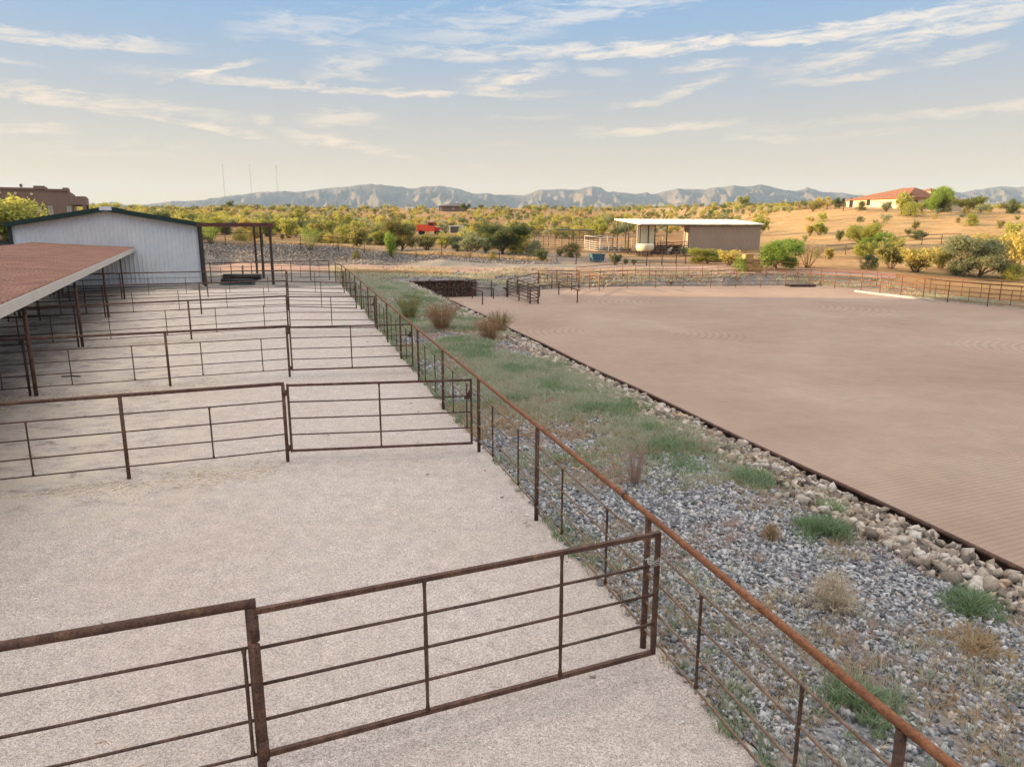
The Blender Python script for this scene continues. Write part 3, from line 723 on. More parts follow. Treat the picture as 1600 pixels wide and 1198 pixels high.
# ================================================================ BUILDINGS
def unitv(a): return Vector((math.cos(a),math.sin(a),0))
BA=R(22.5)                                   # the barn and shade roof turn this much from the picture plane
bx=unitv(BA); by=Vector((-bx.y,bx.x,0))
def local(name,label,cat,loc,rz,group=None): return thing(name,label,cat,loc,rz,group)
def barn():
    c=G(319,444.5); c.z=.2; D=c.y
    # width from the left eave corner seen at px 33
    k=(33-800)/F/1.0; 
    Wd=(c.x-k*D*1.0)/(bx.x-k*bx.y)
    Wd=min(max(Wd,11.5),13.2)
    eave=4.85; ridge=6.0
    root=local('metal_barn','white ribbed metal barn with dark green trim at the far end of the pens','barn',c,BA)
    L=9.5
    # local axes: x along the front (negative to the left), y away
    mb=MB(); W2=-Wd
    def top(x): return eave+(ridge-eave)*(1-abs(x-W2/2)/(Wd/2))
    mb.add([(W2,0,0),(0,0,0),(0,0,eave),(W2/2,0,ridge),(W2,0,eave)],[(0,1,2,3,4)])
    mb.add([(0,0,0),(0,L,0),(0,L,eave),(0,0,eave)],[(0,1,2,3)]); mb.add([(W2,0,0),(W2,L,0),(W2,L,eave),(W2,0,eave)],[(3,2,1,0)])
    mb.add([(W2,L,0),(0,L,0),(0,L,eave),(W2/2,L,ridge),(W2,L,eave)],[(4,3,2,1,0)])
    n=int(Wd/.305)
    for i in range(1,n):
        x=W2+Wd*i/n; t_=top(x)-.03
        mb.add([(x-.045,-.001,0),(x-.02,-.06,0),(x+.02,-.06,0),(x+.045,-.001,0),(x-.045,-.001,t_),(x-.02,-.06,t_),(x+.02,-.06,t_),(x+.045,-.001,t_)],[(0,1,5,4),(1,2,6,5),(2,3,7,6)])
        for q in (-.1,.1):
            mb.add([(x+q-.012,-.001,0),(x+q,-.010,0),(x+q+.012,-.001,0),(x+q-.012,-.001,t_),(x+q,-.010,t_),(x+q+.012,-.001,t_)],[(0,1,4,3),(1,2,5,4)])
    mb.build('wall',M['white_steel'],root)
    for s in (0,1):
        m=MB(); xa=W2-.28 if s==0 else .28; za=top(W2 if s==0 else 0)-.28*(ridge-eave)/(Wd/2)
        m.add([(xa,-.42,za),(W2/2,-.42,ridge),(W2/2,L+.4,ridge),(xa,L+.4,za),(xa,-.42,za+.09),(W2/2,-.42,ridge+.09),(W2/2,L+.4,ridge+.09),(xa,L+.4,za+.09)],[(0,1,2,3),(4,7,6,5),(0,4,5,1),(3,2,6,7),(0,3,7,4)] if s==0 else [(3,2,1,0),(5,6,7,4),(1,5,4,0),(7,6,2,3),(4,7,3,0)])
        m.build('roof',M['green_trim'],root)
        m=MB(); m.bar((xa,-.44,za-.04),(W2/2+(-.1 if s==0 else .1),-.44,ridge-.055),.05,.36); m.build('rake_trim',M['green_trim'],root)
        x=W2 if s==0 else 0; m=MB(); m.box(x-.13,x+.13,-.16,-.04,-.05,eave+.02); m.build('downspout' if s else 'corner_trim',M['green_trim'],root)
    m=MB(); m.box(W2/2-.42,W2/2+.42,-.475,-.455,ridge-.14,ridge+.14); m.box(W2/2-.38,W2/2+.38,-.45,L+.4,ridge+.145,ridge+.165); m.build('ridge_cap',M['white_steel'],root)
    return c,Wd
BC,BW=barn()

def post_on(root,o0,P,h,w,m,name='post',rnd=False):
    q=Vector(P)-o0; mb=MB()
    if rnd: mb.tube([(q.x,q.y,q.z-.2),(q.x,q.y,q.z+h)],w/2,8)
    else: mb.box(q.x-w/2,q.x+w/2,q.y-w/2,q.y+w/2,q.z-.2,q.z+h)
    return mb.build(name,m,root)
def portal():
    fl=G(321.5,447.5); fr=G(427.5,444.5); mr=G(412.5,435); br=G(402,427)
    dm=mr-fr; db=br-fr
    root=local('steel_frame','open dark steel frame of posts and beams beside the white barn','steel frame',fl,0)
    o=fl; top=upz(fr,354)
    for P in (fl,fr,fl+dm,mr,fl+db,br): post_on(root,o,P,top-(P.z-fr.z),.17,M['dark_steel'])
    for a,b in ((fl,fr),(fl+db,br)):
        m=MB(); za=fr.z+top+.13-o.z; A=a-o;B=b-o; d=(B-A).normalized()*.25; m.bar((A.x-d.x,A.y-d.y,za),(B.x+d.x,B.y+d.y,za),.14,.30 if a is fl else .12); m.build('beam',M['beam_red'],root)
    for a,b in ((fr,br),(fl,fl+db)):
        m=MB(); za=fr.z+top+.13-o.z; A=a-o;B=b-o; m.bar((A.x,A.y,za),(B.x,B.y,za),.10,.10); m.build('purlin',M['beam_red'],root)
portal()
def drag():
    a=G(343,446); b=G(394,446); L=(b-a).length
    root=local('arena_roller','black roller drag with a raised hitch, parked under the steel frame','farm implement',a,math.atan2(b.y-a.y,b.x-a.x))
    m=MB(); m.tube([(0,.5,.30),(L,.5,.30)],.22,16); m.build('roller',M['black'],root,True)
    m=MB(); m.tube([(-.1,1.1,.62),(L+.3,1.1,.62)],.24,16); m.build('roller',M['black'],root,True)
    m=MB(); 
    for p in (((0,.1,.12),(L,.1,.12)),((0,.1,.12),(0,1.5,.5)),((L,.1,.12),(L,1.5,.5)),((0,1.5,.5),(L,1.5,.5))): m.bar(*p,.1,.1)
    m.build('frame',M['teal'],root)
    m=MB(); m.bar((L*.5,1.5,.5),(L*.44,2.0,1.5),.09); m.build('hitch',M['dark_steel'],root)
drag()
def shade():
    P=[p for p in Sx if p]; d=(P[-1]-P[0]); d.z=0; d.normalize()
    P0=P[0]-d*9.9; P0.z=0; posts=[P0]+P
    left=Vector((-d.y,d.x,0))                      # away from the pens
    o=posts[0].copy(); root=local('shade_canopy','long rust brown corrugated shade roof on pipe posts along the left side of the pens','canopy',o,0)
    hz=2.98; Wd=6.6; rise=.42
    def top(P_): return P_.z*0+.0
    a=posts[0]-d*6.5; b=posts[-1]+d*.55
    n=int((b-a).length/.24); L=(b-a).length
    za=hz; zb=P[-1].z+hz+.08
    def pt(s,w,dz=0): 
        q=a+d*s; q.z=za+(zb-za)*s/L+rise*w/Wd; q=q+left*w-o; q.z+=dz; return q
    V=[];Fc=[]
    for i in range(n+1):
        for j,(ds,dz) in enumerate(((0,0),(.09,0),(.12,.06),(.17,.06),(.20,0))):
            s=i*.24+ds
            if s>L: s=L
            V.append(pt(s,-.30,dz+.03)); V.append(pt(s,Wd,dz+.03))
    for i in range(len(V)//2-1): Fc.append((2*i,2*i+1,2*i+3,2*i+2))
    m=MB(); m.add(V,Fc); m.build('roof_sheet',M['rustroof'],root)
    m=MB(); 
    A=[pt(-.05,-.33,.05),pt(L+.04,-.33,.05),pt(L+.04,-.33,-.24),pt(-.05,-.33,-.24)]
    B=[q+left*.03 for q in A]; m.add(A+B,[(0,1,2,3),(7,6,5,4),(0,4,5,1),(3,2,6,7),(1,5,6,2)])
    C=[pt(L+.045,-.33,.05),pt(L+.045,Wd,.05),pt(L+.045,Wd,-.1),pt(L+.045,-.33,-.24)]
    Dd=[q-d*.03 for q in C]; m.add(C+Dd,[(0,1,2,3),(7,6,5,4),(0,4,5,1),(3,2,6,7),(1,5,6,2)])
    m.build('fascia',M['fascia'],root)
    for i,q in enumerate(posts):
        for w,nm in ((0,'post'),(Wd-.4,'back_post')):
            g=q+left*w; g.z=GZat(g.x,g.y); s=(q-a).dot(d); ht=pt(s,w).z+o.z-g.z-.03
            r=g-o; mm=MB(); mm.tube([(r.x,r.y,r.z-.2),(r.x,r.y,r.z+ht)],.058,10); mm.build('post',M['rust'],root,True)
        s=(q-a).dot(d); mm=MB(); mm.bar(pt(s,-.25,-.1),pt(s,Wd,-.1),.1,.16); mm.build('rafter',M['dark_steel'],root)
    for w in (.1,Wd*.5,Wd-.2):
        mm=MB(); mm.bar(pt(0,w,-.045),pt(L,w,-.045),.06,.11); mm.build('purlin',M['dark_steel'],root)
    # back boards of rusted sheet along the rear, low
    fr=[]
    bp=[gv(q+left*(Wd-.35)) for q in posts]
    pipe_fence('rusty pipe fence closing the back of the pens under the shade roof',bp,stays=(.25,.5,.75),h=1.75,mt='dark_steel',mp='dark_steel',mr='dark_steel',n=8,rr=.02)
    m2=[gv(q+left*2.6) for q in posts[1:]]
    for i,q in enumerate(posts[1:]):
        A_=gv(q+left*.15);B_=gv(q+left*(Wd-.5))
        for dd,nm in ((0,'stall partition of rusty pipe'),):
            names=['nearest the camera','second from the camera','midway along the roof','fourth along the roof','at its far end by the barn'] 
            pipe_fence('dark pipe stall partition under the shade roof, '+names[i],[A_,gv(A_.lerp(B_,.5)),B_],stays=(.3,.7),h=1.7,mt='dark_steel',mp='dark_steel',mr='dark_steel',n=8,rr=.02,group='stall partitions under the shade roof')
    # a water trough and feeders in the gloom
    for i,(k,s_) in enumerate(((1,3.),(2,4.),(3,2.5),(4,5.))):
        q=posts[k]+d*s_+left*4.6; q.z=GZat(q.x,q.y)
        rt=local('feed_bunk',['dark feed bunk under the shade roof, nearest the camera','dark feed bunk under the shade roof, second from the camera','dark feed bunk under the middle of the shade roof','dark feed bunk near the far end of the shade roof'][i],'feeder',q,math.atan2(d.y,d.x),'feed bunks under the shade roof')
        m=MB(); m.box(-.9,.9,-.35,.35,.35,.40); m.box(-.9,.9,-.35,-.31,.40,.85); m.box(-.9,.9,.31,.35,.40,.85); m.box(-.9,-.86,-.31,.31,.40,.85); m.box(.86,.9,-.31,.31,.40,.85); m.build('trough',M['beam_red'],rt)
        for x in (-.8,.8):
            m=MB(); m.box(x-.04,x+.04,-.3,-.22,0,.35); m.box(x-.04,x+.04,.22,.3,0,.35); m.build('leg',M['dark_steel'],rt)
shade()
def stick():
    p=G(96,589); m=MB(); m.tube([(0,0,.02),(.35,.06,.03),(.62,.02,.02)],.02,6); o=m.build('fallen_rod',M['dark_steel']); o.location=p; tag(o,'short dark rod lying on the ground past the second cross fence','rod')
stick()

# adobe house on the rise behind the barn
def adobe():
    D=100.; s=D/F
    A=atY(139,350,D); base=5.1
    root=local('adobe_house','flat roofed brown stucco house with stepped parapets behind the white barn','house',(A[0],D,base),R(28))
    def X(px): return (px-139)*s/1.19
    def Zp(py): return CH+(353-py)*s-base
    m=MB(); m.box(X(-110),X(113),0,16,-1.5,Zp(301.5)); m.box(X(-111),X(63),-.12,.22,Zp(301.5),Zp(298.5)); m.box(X(80),X(113.5),-.13,.25,Zp(302),Zp(299.5)); m.box(X(105),X(113.6),-.16,3.5,Zp(302.5),Zp(297.5)); m.build('wall',M['adobe'],root)
    m=MB(); m.box(X(62),X(78),-.14,5,Zp(301),Zp(295.5)); m.build('parapet',M['adobe'],root)
    m=MB(); m.box(X(113),X(139),.05,9,Zp(322),Zp(309.5)); m.box(X(132.5),X(138),.1,.55,-1.5,Zp(322)); m.box(X(132.5),X(138),8.2,8.7,-1.5,Zp(322)); m.box(X(113),X(117.5),.1,.5,-1.5,Zp(322)); m.build('porch',M['adobe'],root)
    for x0,x1,y0,y1 in ((79.5,87,323.5,337),(107.5,115,324,337),(64.5,70,325,335)):
        m=MB(); m.box(X(x0),X(x1),-.03,.02,Zp(y1),Zp(y0)); w=m.build('window',M['window'],root)
        m=MB(); 
        for a,b,c,d in ((x0-.5,x0,y0,y1),(x1,x1+.5,y0,y1)): m.box(X(a),X(b),-.06,-.005,Zp(d),Zp(c))
        m.box(X(x0-.5),X(x1+.5),-.06,-.005,Zp(y0),Zp(y0-.6)); m.box(X(x0-.8),X(x1+.8),-.1,-.005,Zp(y1+.7),Zp(y1)); m.box(X((x0+x1)/2-.15),X((x0+x1)/2+.15),-.06,-.031,Zp(y1),Zp(y0)); m.build('frame',M['adobe'],w)
    for px,py in ((12,306),(34.5,306.7),(58,307.6)):
        m=MB(); m.tube([(X(px),-.14,Zp(py)),(X(px),.0,Zp(py))],.17,12); m.build('vent',M['vent'],root)
    m=MB(); m.tube([(X(41.5),2,Zp(302)),(X(41.5),2,Zp(295.5))],.06,8); m.tube([(X(41.5),2,Zp(296.5)),(X(41.5),2,Zp(292.5))],[.2,.16],10); m.build('flue',M['darkrock'],root)
adobe()

# masts
for i,(px,py) in enumerate(((353,256),(395,257),(435.5,257.5))):
    D=1150.+40*i; b=atY(px,325,D); h=(atY(px,py,D)[2]); z0=float(nominal(np.array([b[0]]),np.array([D]))[0])-1
    root=local('radio_mast',['leftmost of the three thin radio masts on the horizon','middle one of the three thin radio masts on the horizon','rightmost of the three thin radio masts on the horizon'][i],'mast',(b[0],D,z0),0,'radio masts')
    H_=h-z0; m=MB(); w=.42
    cs=[(w*math.cos(a),w*math.sin(a)) for a in (R(90),R(210),R(330))]
    for c in cs: m.tube([(c[0],c[1],0),(c[0],c[1],H_)],.06,5)
    nz=int(H_/3)
    for k in range(nz):
        for j in range(3): a=cs[j];c=cs[(j+1)%3]; m.bar((a[0],a[1],H_*k/nz),(c[0],c[1],H_*(k+1)/nz),.06)
    m.build('lattice',M['mast'],root)
    m=MB()
    for f in (.97,.66,.45): m.bar((-3.2,0,H_*f),(3.2,0,H_*f),.10)
    m.build('antenna_arm',M['mast'],root)

# tan barn with the white roof
def tanbarn():
    a=G(1076,396); b=atY(1180,392.5,a.y+6.0); b=Vector((b[0],a.y+6.5,a.z)); 
    k=(1180-800)/F; b=Vector((k*(a.y+7.),a.y+7.,a.z))
    d=(b-a); L=d.length; rz=math.atan2(d.y,d.x)
    root=local('stall_barn','long tan metal stall barn with a white roof and an open left half','barn',a,rz)
    sc=a.y/F; zt=(396-353.5)*sc; back=6.; Lo=10.2
    m=MB()
    m.box(0,L,0,.12,-.6,zt); m.box(L-.12,L,.12,back,-.6,zt); m.box(0,.10,.12,1.4,-.6,zt)
    for i in range(int(L/.6)): m.box(.3+i*.6,.36+i*.6,-.03,-.001,-.6,zt-.02)
    m.build('wall',M['tanwall'],root)
    m=MB(); m.box(-.1,L+.1,-.06,-.035,zt-.16,zt); m.build('trim',M['darkrock'],root)
    m=MB(); z1=zt+.05; 
    m.add([(-Lo,-.5,z1),(L+.35,-.5,z1),(L+.35,back+.4,z1+.75),(-Lo,back+.4,z1+.75),(-Lo,-.5,z1+.17),(L+.35,-.5,z1+.17),(L+.35,back+.4,z1+.92),(-Lo,back+.4,z1+.92)],[(3,2,1,0),(4,5,6,7),(0,1,5,4),(1,2,6,5),(2,3,7,6),(3,0,4,7)])
    for i in range(int((L+Lo)/.9)): m.add([(-Lo+.1+i*.9,-.5,z1+.172),(-Lo+.18+i*.9,-.5,z1+.172),(-Lo+.18+i*.9,back+.4,z1+.925),(-Lo+.1+i*.9,back+.4,z1+.925),(-Lo+.14+i*.9,-.5,z1+.21),(-Lo+.14+i*.9,back+.4,z1+.96)],[(0,4,5,3),(4,1,2,5)])
    m.build('roof',M['whiteroof'],root)
    for x in (-4.6,-8.2,-Lo+.4):
        for y in (0,back*.5,back):
            m=MB(); m.box(x-.07,x+.07,y-.07,y+.07,-.5,z1+.75*(y+.5)/(back+.9)); m.build('post',M['dark_steel'],root)
    m=MB(); m.bar((-Lo,0,z1-.08),(0,0,z1-.08),.08,.14); m.build('beam',M['dark_steel'],root)
    # cream sheeted bay at the left
    m=MB(); m.box(-9.9,-6.7,.6,.68,.9,z1+.1); m.build('bay_panel',M['cream'],root)
    return root,a,rz,sc
tb,ta,trz,tsc=tanbarn()
def L2W(a,rz,x,y): 
    c,s=math.cos(rz),math.sin(rz); v=Vector((a.x+c*x-s*y,a.y+s*x+c*y,0)); v.z=GZat(v.x,v.y); return v
def stall_fences():
    for i,(x,y0,y1) in enumerate(((-4.6,.3,10.6),)):
        pass
    def run(lbl,pts,h=1.9,mt='dark_steel',rails=(1.55,1.2,.85,.5,.2),st=(.5,)):
        P=[L2W(ta,trz,*p) for p in pts]
        pipe_fence(lbl,P,stays=st,h=h,rails=rails,mt=mt,mp=mt,mr=mt,n=6,rp=.05,rt=.05,rr=.03,group='stall panels of the tan barn',cat='stall panel',name='pipe_fence')
    run('dark front stall panel under the white roof, left of the tan wall',[(-.2,.3),(-3,.3),(-6.1,.3)])
    run('pale pipe stall panel at the back of the open bay',[(-.2,6.5),(-3.3,6.5),(-6.5,6.5),(-9.4,6.5)],2.2,'whitepanel')
    run('dark middle divider panel running back under the white roof',[(-3.,.6),(-3.,3.5),(-3.,6.)])
    run('pale pipe pen left of the cream bay, under the roof end',[(-Lo_,9.),(-Lo_-4.5,9.),(-Lo_-4.5,4.5),(-Lo_+1,4.5)],2.3,'whitepanel',st=(.33,.66))
Lo_=9.6
stall_fences()
def boards():
    o=L2W(ta,trz,-6.6,1.6); m=MB()
    for i in range(5): m.box(0,6.4,0,.05,.05+i*.27,.28+i*.27)
    for x in (0,2.1,4.2,6.3): m.box(x,x+.12,-.05,-.002,-.1,1.5)
    q=m.build('stall_boards',M['dark_steel']); q.location=o; q.rotation_euler=(0,0,trz); tag(q,'dark board partition in the shade under the white roof','partition')
boards()
def tank():
    p=L2W(ta,trz,-9.0,-.3)
    root=local('round_feeder','cream round topped stock feeder on a dark slatted base in front of the cream bay','feeder',p,trz)
    m=MB(); m.tube([(0,0,.75),(0,0,1.0),(0,0,1.75),(0,0,1.9)],[1.05,1.35,1.4,1.25],20); m.build('tub',M['cream'],root,True)
    m=MB()
    for k in range(10):
        a=k*math.pi/5; m.tube([(1.15*math.cos(a),1.15*math.sin(a),-.1),(1.2*math.cos(a),1.2*math.sin(a),.85)],.05,6)
    for z in (.25,.6): m.tube([(1.17*math.cos(k*math.pi/10),1.17*math.sin(k*math.pi/10),z) for k in range(21)],.04,5)
    m.build('base',M['dark_steel'],root)
    p=L2W(ta,trz,-1.9,-.7); m=MB(); m.tube([(0,0,0),(0,0,.75),(0,0,.8)],[.33,.31,.2],14); o=m.build('white_barrel',M['white'],None,True); o.location=p; tag(o,'small white barrel against the corner of the tan wall','barrel')
    p=L2W(ta,trz,-3.7,.8); m=MB(); m.tube([(0,0,.15),(.35,0,.75),(.75,0,1.1)],[.25,.32,.12],10); m.box(-.3,.5,-.22,.22,.35,.75); o=m.build('feed_cart',M['whitepanel']); o.location=p; tag(o,'small pale feed cart in the shadow of the open stalls','cart')
tank()
# blue bin
def bluebin():
    p=G(926,409.5); b=G(942,409.5); root=local('blue_skip','blue metal skip standing behind the roadside fence','skip',p,.25)
    w=(b-p).length*1.0; h=.95
    m=MB(); m.add([(0.1,0,0.1),(w-.15,0,.1),(w-.15,1.2,.1),(.1,1.2,.1),(-.1,-.05,h),(w,-.05,h),(w,1.3,h),(-.1,1.3,h)],[(3,2,1,0),(0,1,5,4),(1,2,6,5),(2,3,7,6),(3,0,4,7),(7,6,5,4)])
    for x in (.3,.6,.9): m.box(x*w-.06,x*w-.0,-.09,-.0,.15,h)
    m.build('tub',M['bluebin'],root); m=MB(); m.box(-.16,w+.06,-.12,-.04,h-.02,h+.09); m.box(-.16,w+.06,1.3,1.38,h-.02,h+.09); m.box(-.16,-.08,-.04,1.3,h-.02,h+.09); m.build('rim',M['bluebin'],root)
bluebin()
# hay
def bale(p,rz,l,w,h,label,tilt=0):
    rr=np.random.RandomState(int(abs(p[0]*31+p[2]*57))%1000)
    n=8; V=[];Fc=[]
    mb=MB()
    bm_=[]
    import bmesh
    bm=bmesh.new(); bmesh.ops.create_cube(bm,size=1); bmesh.ops.bevel(bm,geom=bm.edges[:],offset=.06,segments=2,affect='EDGES'); bmesh.ops.subdivide_edges(bm,edges=bm.edges[:],cuts=3,use_grid_fill=True)
    for v in bm.verts:
        k=1+.05*(rr.rand()-.5)*2; v.co.x*=l*k; v.co.y*=w*k; v.co.z*=h*(1+.03*(rr.rand()-.5)); v.co.z+=h/2
    me=bpy.data.meshes.new('hay_bale'); bm.to_mesh(me); bm.free(); me.materials.append(M['hay']); o=npobj('hay_bale',me); o.location=p; o.rotation_euler=(tilt,0,rz); return tag(o,label,'hay bale',group='hay bales by the green tree')
hp=G(1167,423.5); k=hp.y/F
for i in range(2): bale((hp.x,hp.y,hp.z+i*.93),.1,13*k,1.0,.92,['bottom bale of the tall two bale column beside the green tree','top bale of the tall two bale column beside the green tree'][i])
hp2=G(1182,425); bale((hp2.x-.1,hp2.y+.1,hp2.z),-.1,17*k,1.2,.75,'wide lower hay bale right of the tall column'); bale((hp2.x-.25,hp2.y+.2,hp2.z+.76),.15,13*k,1.1,.68,'slumped upper hay bale leaning right of the tall column',.05)

# corral fences in the middle distance
def px_fence(label,pxs,h=1.6,mt='dark_steel',stays=(),rails=RAILS,group=None,n=6,rp=.05,rt=.045,rr=.018,sub=3.2,z=None,name='pipe_fence',cat='pipe fence'):
    P=[G(*q) if z is None else G(q[0],q[1],z) for q in pxs]; out=[P[0]]
    for a,b in zip(P[:-1],P[1:]):
        m=max(1,int(round((b-a).length/sub)))
        for i in range(1,m+1): out.append(gv(a.lerp(b,i/m)) if z is None else Vector((*(a.lerp(b,i/m).xy),z)))
    return pipe_fence(label,out,stays=stays,h=h,rails=rails,mt=mt,mp=mt,mr=mt,group=group,n=n,rp=rp,rt=rt,rr=rr,name=name,cat=cat)
px_fence('thin dark post and wire fence on the slope behind the rock bank',[(230,377.5),(353,386),(529,393.5),(610,400),(690,403.5),(780,408.5),(870,412),(900,413)],1.72,'dark_steel',(),(1.2,.8,.4),rr=.008,rp=.045,rt=.035,sub=4.1)
px_fence('dark pipe fence along the road in front of the tan barn',[(900,413),(960,414.5),(1010,415),(1056,413.5),(1085,411),(1120,408.5)],1.5,'dark_steel',(),(1.0,.55),rp=.07,rt=.05,sub=3.6)
px_fence('dark fence of the middle corral, front row',[(815,377),(857,384),(900,389),(957,389)],1.75,'dark_steel',(),group='corral fences left of the tan barn',rr=.025,sub=2.6)
px_fence('dark fence of the middle corral, back row against pale ground',[(815,371),(860,372.5),(905,375),(958,380),(957,389)],1.75,'dark_steel',(),group='corral fences left of the tan barn',rr=.025,sub=2.6)
def ramada():
    a=G(896,388);b=G(926,389);root=local('ramada','low dark shade roof on thin posts inside the middle corral','ramada',a,0); k=a.y/F
    h=(388-362)*k; w=(b-a).length
    for x,y in ((0,0),(w,0),(0,3.5),(w,3.5)): post_on(root,Vector((0,0,0)),Vector((x,y,0)),h,.1,M['dark_steel'])
    m=MB(); m.add([(-3,-.4,h+.15),(w+.3,-.4,h-.05),(w+.3,4,h+.05),(-3,4,h+.25),(-3,-.4,h+.25),(w+.3,-.4,h+.06),(w+.3,4,h+.16),(-3,4,h+.35)],[(3,2,1,0),(4,5,6,7),(0,1,5,4),(1,2,6,5),(2,3,7,6),(3,0,4,7)]); m.build('roof',M['dark_steel'],root)
ramada()
# red truck and sheds among the trees
def trucks():
    a=G(651,366.5); k=a.y/F; root=local('red_truck','old red truck half hidden in the brush beyond the rock bank','truck',a,-.15)
    m=MB(); m.box(0,4.2,0,2.1,.7,2.2); m.box(2.6,4.2,.0,2.1,2.2,2.75); m.build('body',M['red'],root)
    m=MB(); m.box(2.8,4.0,-.03,-.001,2.0,2.6); m.box(4.2,4.23,.2,1.9,1.95,2.6); m.build('window',M['darkglass'],root)
    m=MB(); m.box(4.2,5.4,.1,2.0,.75,1.65); m.build('hood',M['red'],root)
    m=MB(); m.box(4.4,5.46,-.06,.09,1.66,1.78); m.box(5.4,5.48,0,2.1,.7,.95); m.build('bumper',M['white'],root)
    for x in (.9,4.6):
        for y in (-.1,1.9):
            m=MB(); m.tube([(x,y,.45),(x,y+.3,.45)],.48,14); m.build('wheel',M['black'],root,True)
    b=G(664,361); root=local('lean_to','flat grey lean-to roof on posts behind the red truck','shed',b,0); k=b.y/F; w=30*k
    for x in (0,w*.5,w):
        for y in (0,4): post_on(root,Vector((0,0,0)),Vector((x,y,0)),2.4,.12,M['dark_steel'])
    m=MB(); m.box(-.5,w+.5,-.4,4.4,2.4,2.55); m.build('roof',M['fascia'],root)
    b=G(703,364); root=local('white_shed','small open white shed right of the red truck','shed',b,.1); k=b.y/F; w=19*k; h=(364-354.5)*k
    m=MB(); m.box(0,.12,0,2.6,-.3,h); m.box(w-.12,w,0,2.6,-.3,h); m.box(.12,w-.12,2.5,2.6,-.3,h); m.build('wall',M['white'],root); m=MB(); m.box(-.25,w+.25,-.35,2.9,h,h+.28); m.build('roof',M['white'],root)
    b=G(634,331); root=local('travel_trailer','small white travel trailer on the ridge left of the ridge house','trailer',b,.1); k=b.y/F; w=11*k
    m=MB(); m.box(0,w,0,2.4,.4,(331-323.5)*k); m.build('body',M['white'],root); m=MB(); m.box(w*.3,w*.45,-.03,-.001,1.2,1.9); m.build('window',M['darkglass'],root)
    b=G(686,330); root=local('ridge_house','small dark roofed ranch house on the far ridge under the mountains','house',b,.12); k=b.y/F; w=40*k; h=(330-322.5)*k
    m=MB(); m.box(0,w,0,8,-1,h); m.build('wall',M['adobe'],root)
    m=MB(); r0=h; r1=h+5.*k; m.add([(-.6,-.8,r0),(w+.6,-.8,r0),(w+.6,9,r0),(-.6,9,r0),(w*.62,4,r1),(w*.72,4,r1)],[(3,2,1,0),(0,1,5,4),(1,2,5),(2,3,4,5),(3,0,4)]); m.build('roof',M['darkrock'],root)
    m=MB(); m.box(.5,1.6,-.04,-.001,0,2.1); m.box(w*.5,w*.58,-.04,-.001,.6,1.8); m.build('window',M['window'],root)
trucks()

# tile roofed house on the right hill
def hillhouse():
    def gp(px,D,py=353): p=atY(px,py,D); return Vector((p[0],p[1],0))
    A=gp(1319,226);B=gp(1411,205); dx=(B-A).normalized(); nb=Vector((-dx.y,dx.x,0))   # nb points away to the right
    if nb.x<0: nb=-nb
    L=(B-A).length; C_=12.
    base=CH+(353-327.5)*B.y/F
    root=local('tile_roof_house','cream stucco house with orange clay tile roofs on the hill at the right','house',(A.x,A.y,base),math.atan2(dx.y,dx.x))
    # local x runs from A to B, local y: sign so that +y is to the right/back
    s=1 if (Vector((-dx.y,dx.x,0)).dot(nb)>0) else -1
    eh=(327.5-312.)*B.y/F
    m=MB(); m.box(0,L,0,C_,-2,eh); m.box(L-9,L+.0,C_,C_+9,-2,eh-.6); m.box(L*.5,L-.5,-.9,0,-2,eh-.1); m.build('wall',M['stucco'],root)
    def hip(x0,x1,y0,y1,z,r,nm='roof',ov=.7,end=(1,1)):
        x0-=ov;x1+=ov;y0-=ov;y1+=ov; w=(y1-y0)/2; ym=(y0+y1)/2; a=x0+w*end[0]; b=x1-w*end[1]
        if a>b: a=b=(x0+x1)/2
        m=MB(); m.add([(x0,y0,z),(x1,y0,z),(x1,y1,z),(x0,y1,z),(a,ym,z+r),(b,ym,z+r),(x0,y0,z+.22),(x1,y0,z+.22),(x1,y1,z+.22),(x0,y1,z+.22)],[(3,2,1,0),(0,1,7,6),(1,2,8,7),(2,3,9,8),(3,0,6,9),(6,7,5,4),(7,8,5),(8,9,4,5),(9,6,4)]); m.build(nm,M['tile'],root)
    hip(0,L,0,C_,eh,3.1,'roof',.7,(2.35,.55))
    hip(L*.5,L-.3,-1.2,4.4,eh-.05,1.5,'roof',.5,(1,.1))
    hip(L-9,L,C_-.5,C_+9,eh-.55,1.8,'roof')
    m=MB(); m.box(L-9,L-6.2,C_+3.5,C_+6.5,eh-.6,eh+2.4); m.build('tower',M['stucco'],root); hip(L-9,L-6.2,C_+3.5,C_+6.5,eh+2.4,.9,'roof',.4)
    # windows, arch, on the lit wall
    for x,w,z0,z1,dk in ((1.2,1.5,0,2.9,1),(8,1.4,1.2,2.6,0)):
        m=MB(); pts=[(x,-.03,z0),(x+w,-.03,z0)]; 
        ar=[(x+w/2+w/2*math.cos(t),-.03,z1+w/2*math.sin(t)) for t in [i*math.pi/8 for i in range(9)]]
        m.add(pts+ar,[tuple(range(len(pts)+len(ar)))]); m.build('archway' if dk else 'window',M['darkglass'],root)
    for x in (L-5.5,L-2.5):
        m=MB(); m.box(x,x+1.2,-.935,-.905,1.,2.4); m.build('window',M['window'],root)
    for y in (3,8,13,20):
        m=MB(); m.box(L+.005,L+.03,y,y+1.3,.9,2.5); m.build('window',M['darkglass'],root)
hillhouse()
def hillfence(): px_fence('low rail fence left of the hill house',[(1245,327),(1280,327),(1318,328)],1.5,'beam_red',(),(.9,.4),sub=6,rr=.05,rp=.1,rt=.07)
hillfence()
px_fence('dark fence line climbing behind the desert trees at the right',[(1290,402),(1350,397),(1400,388),(1440,383),(1500,381)],1.6,'dark_steel',(),(.9,.4),sub=5)

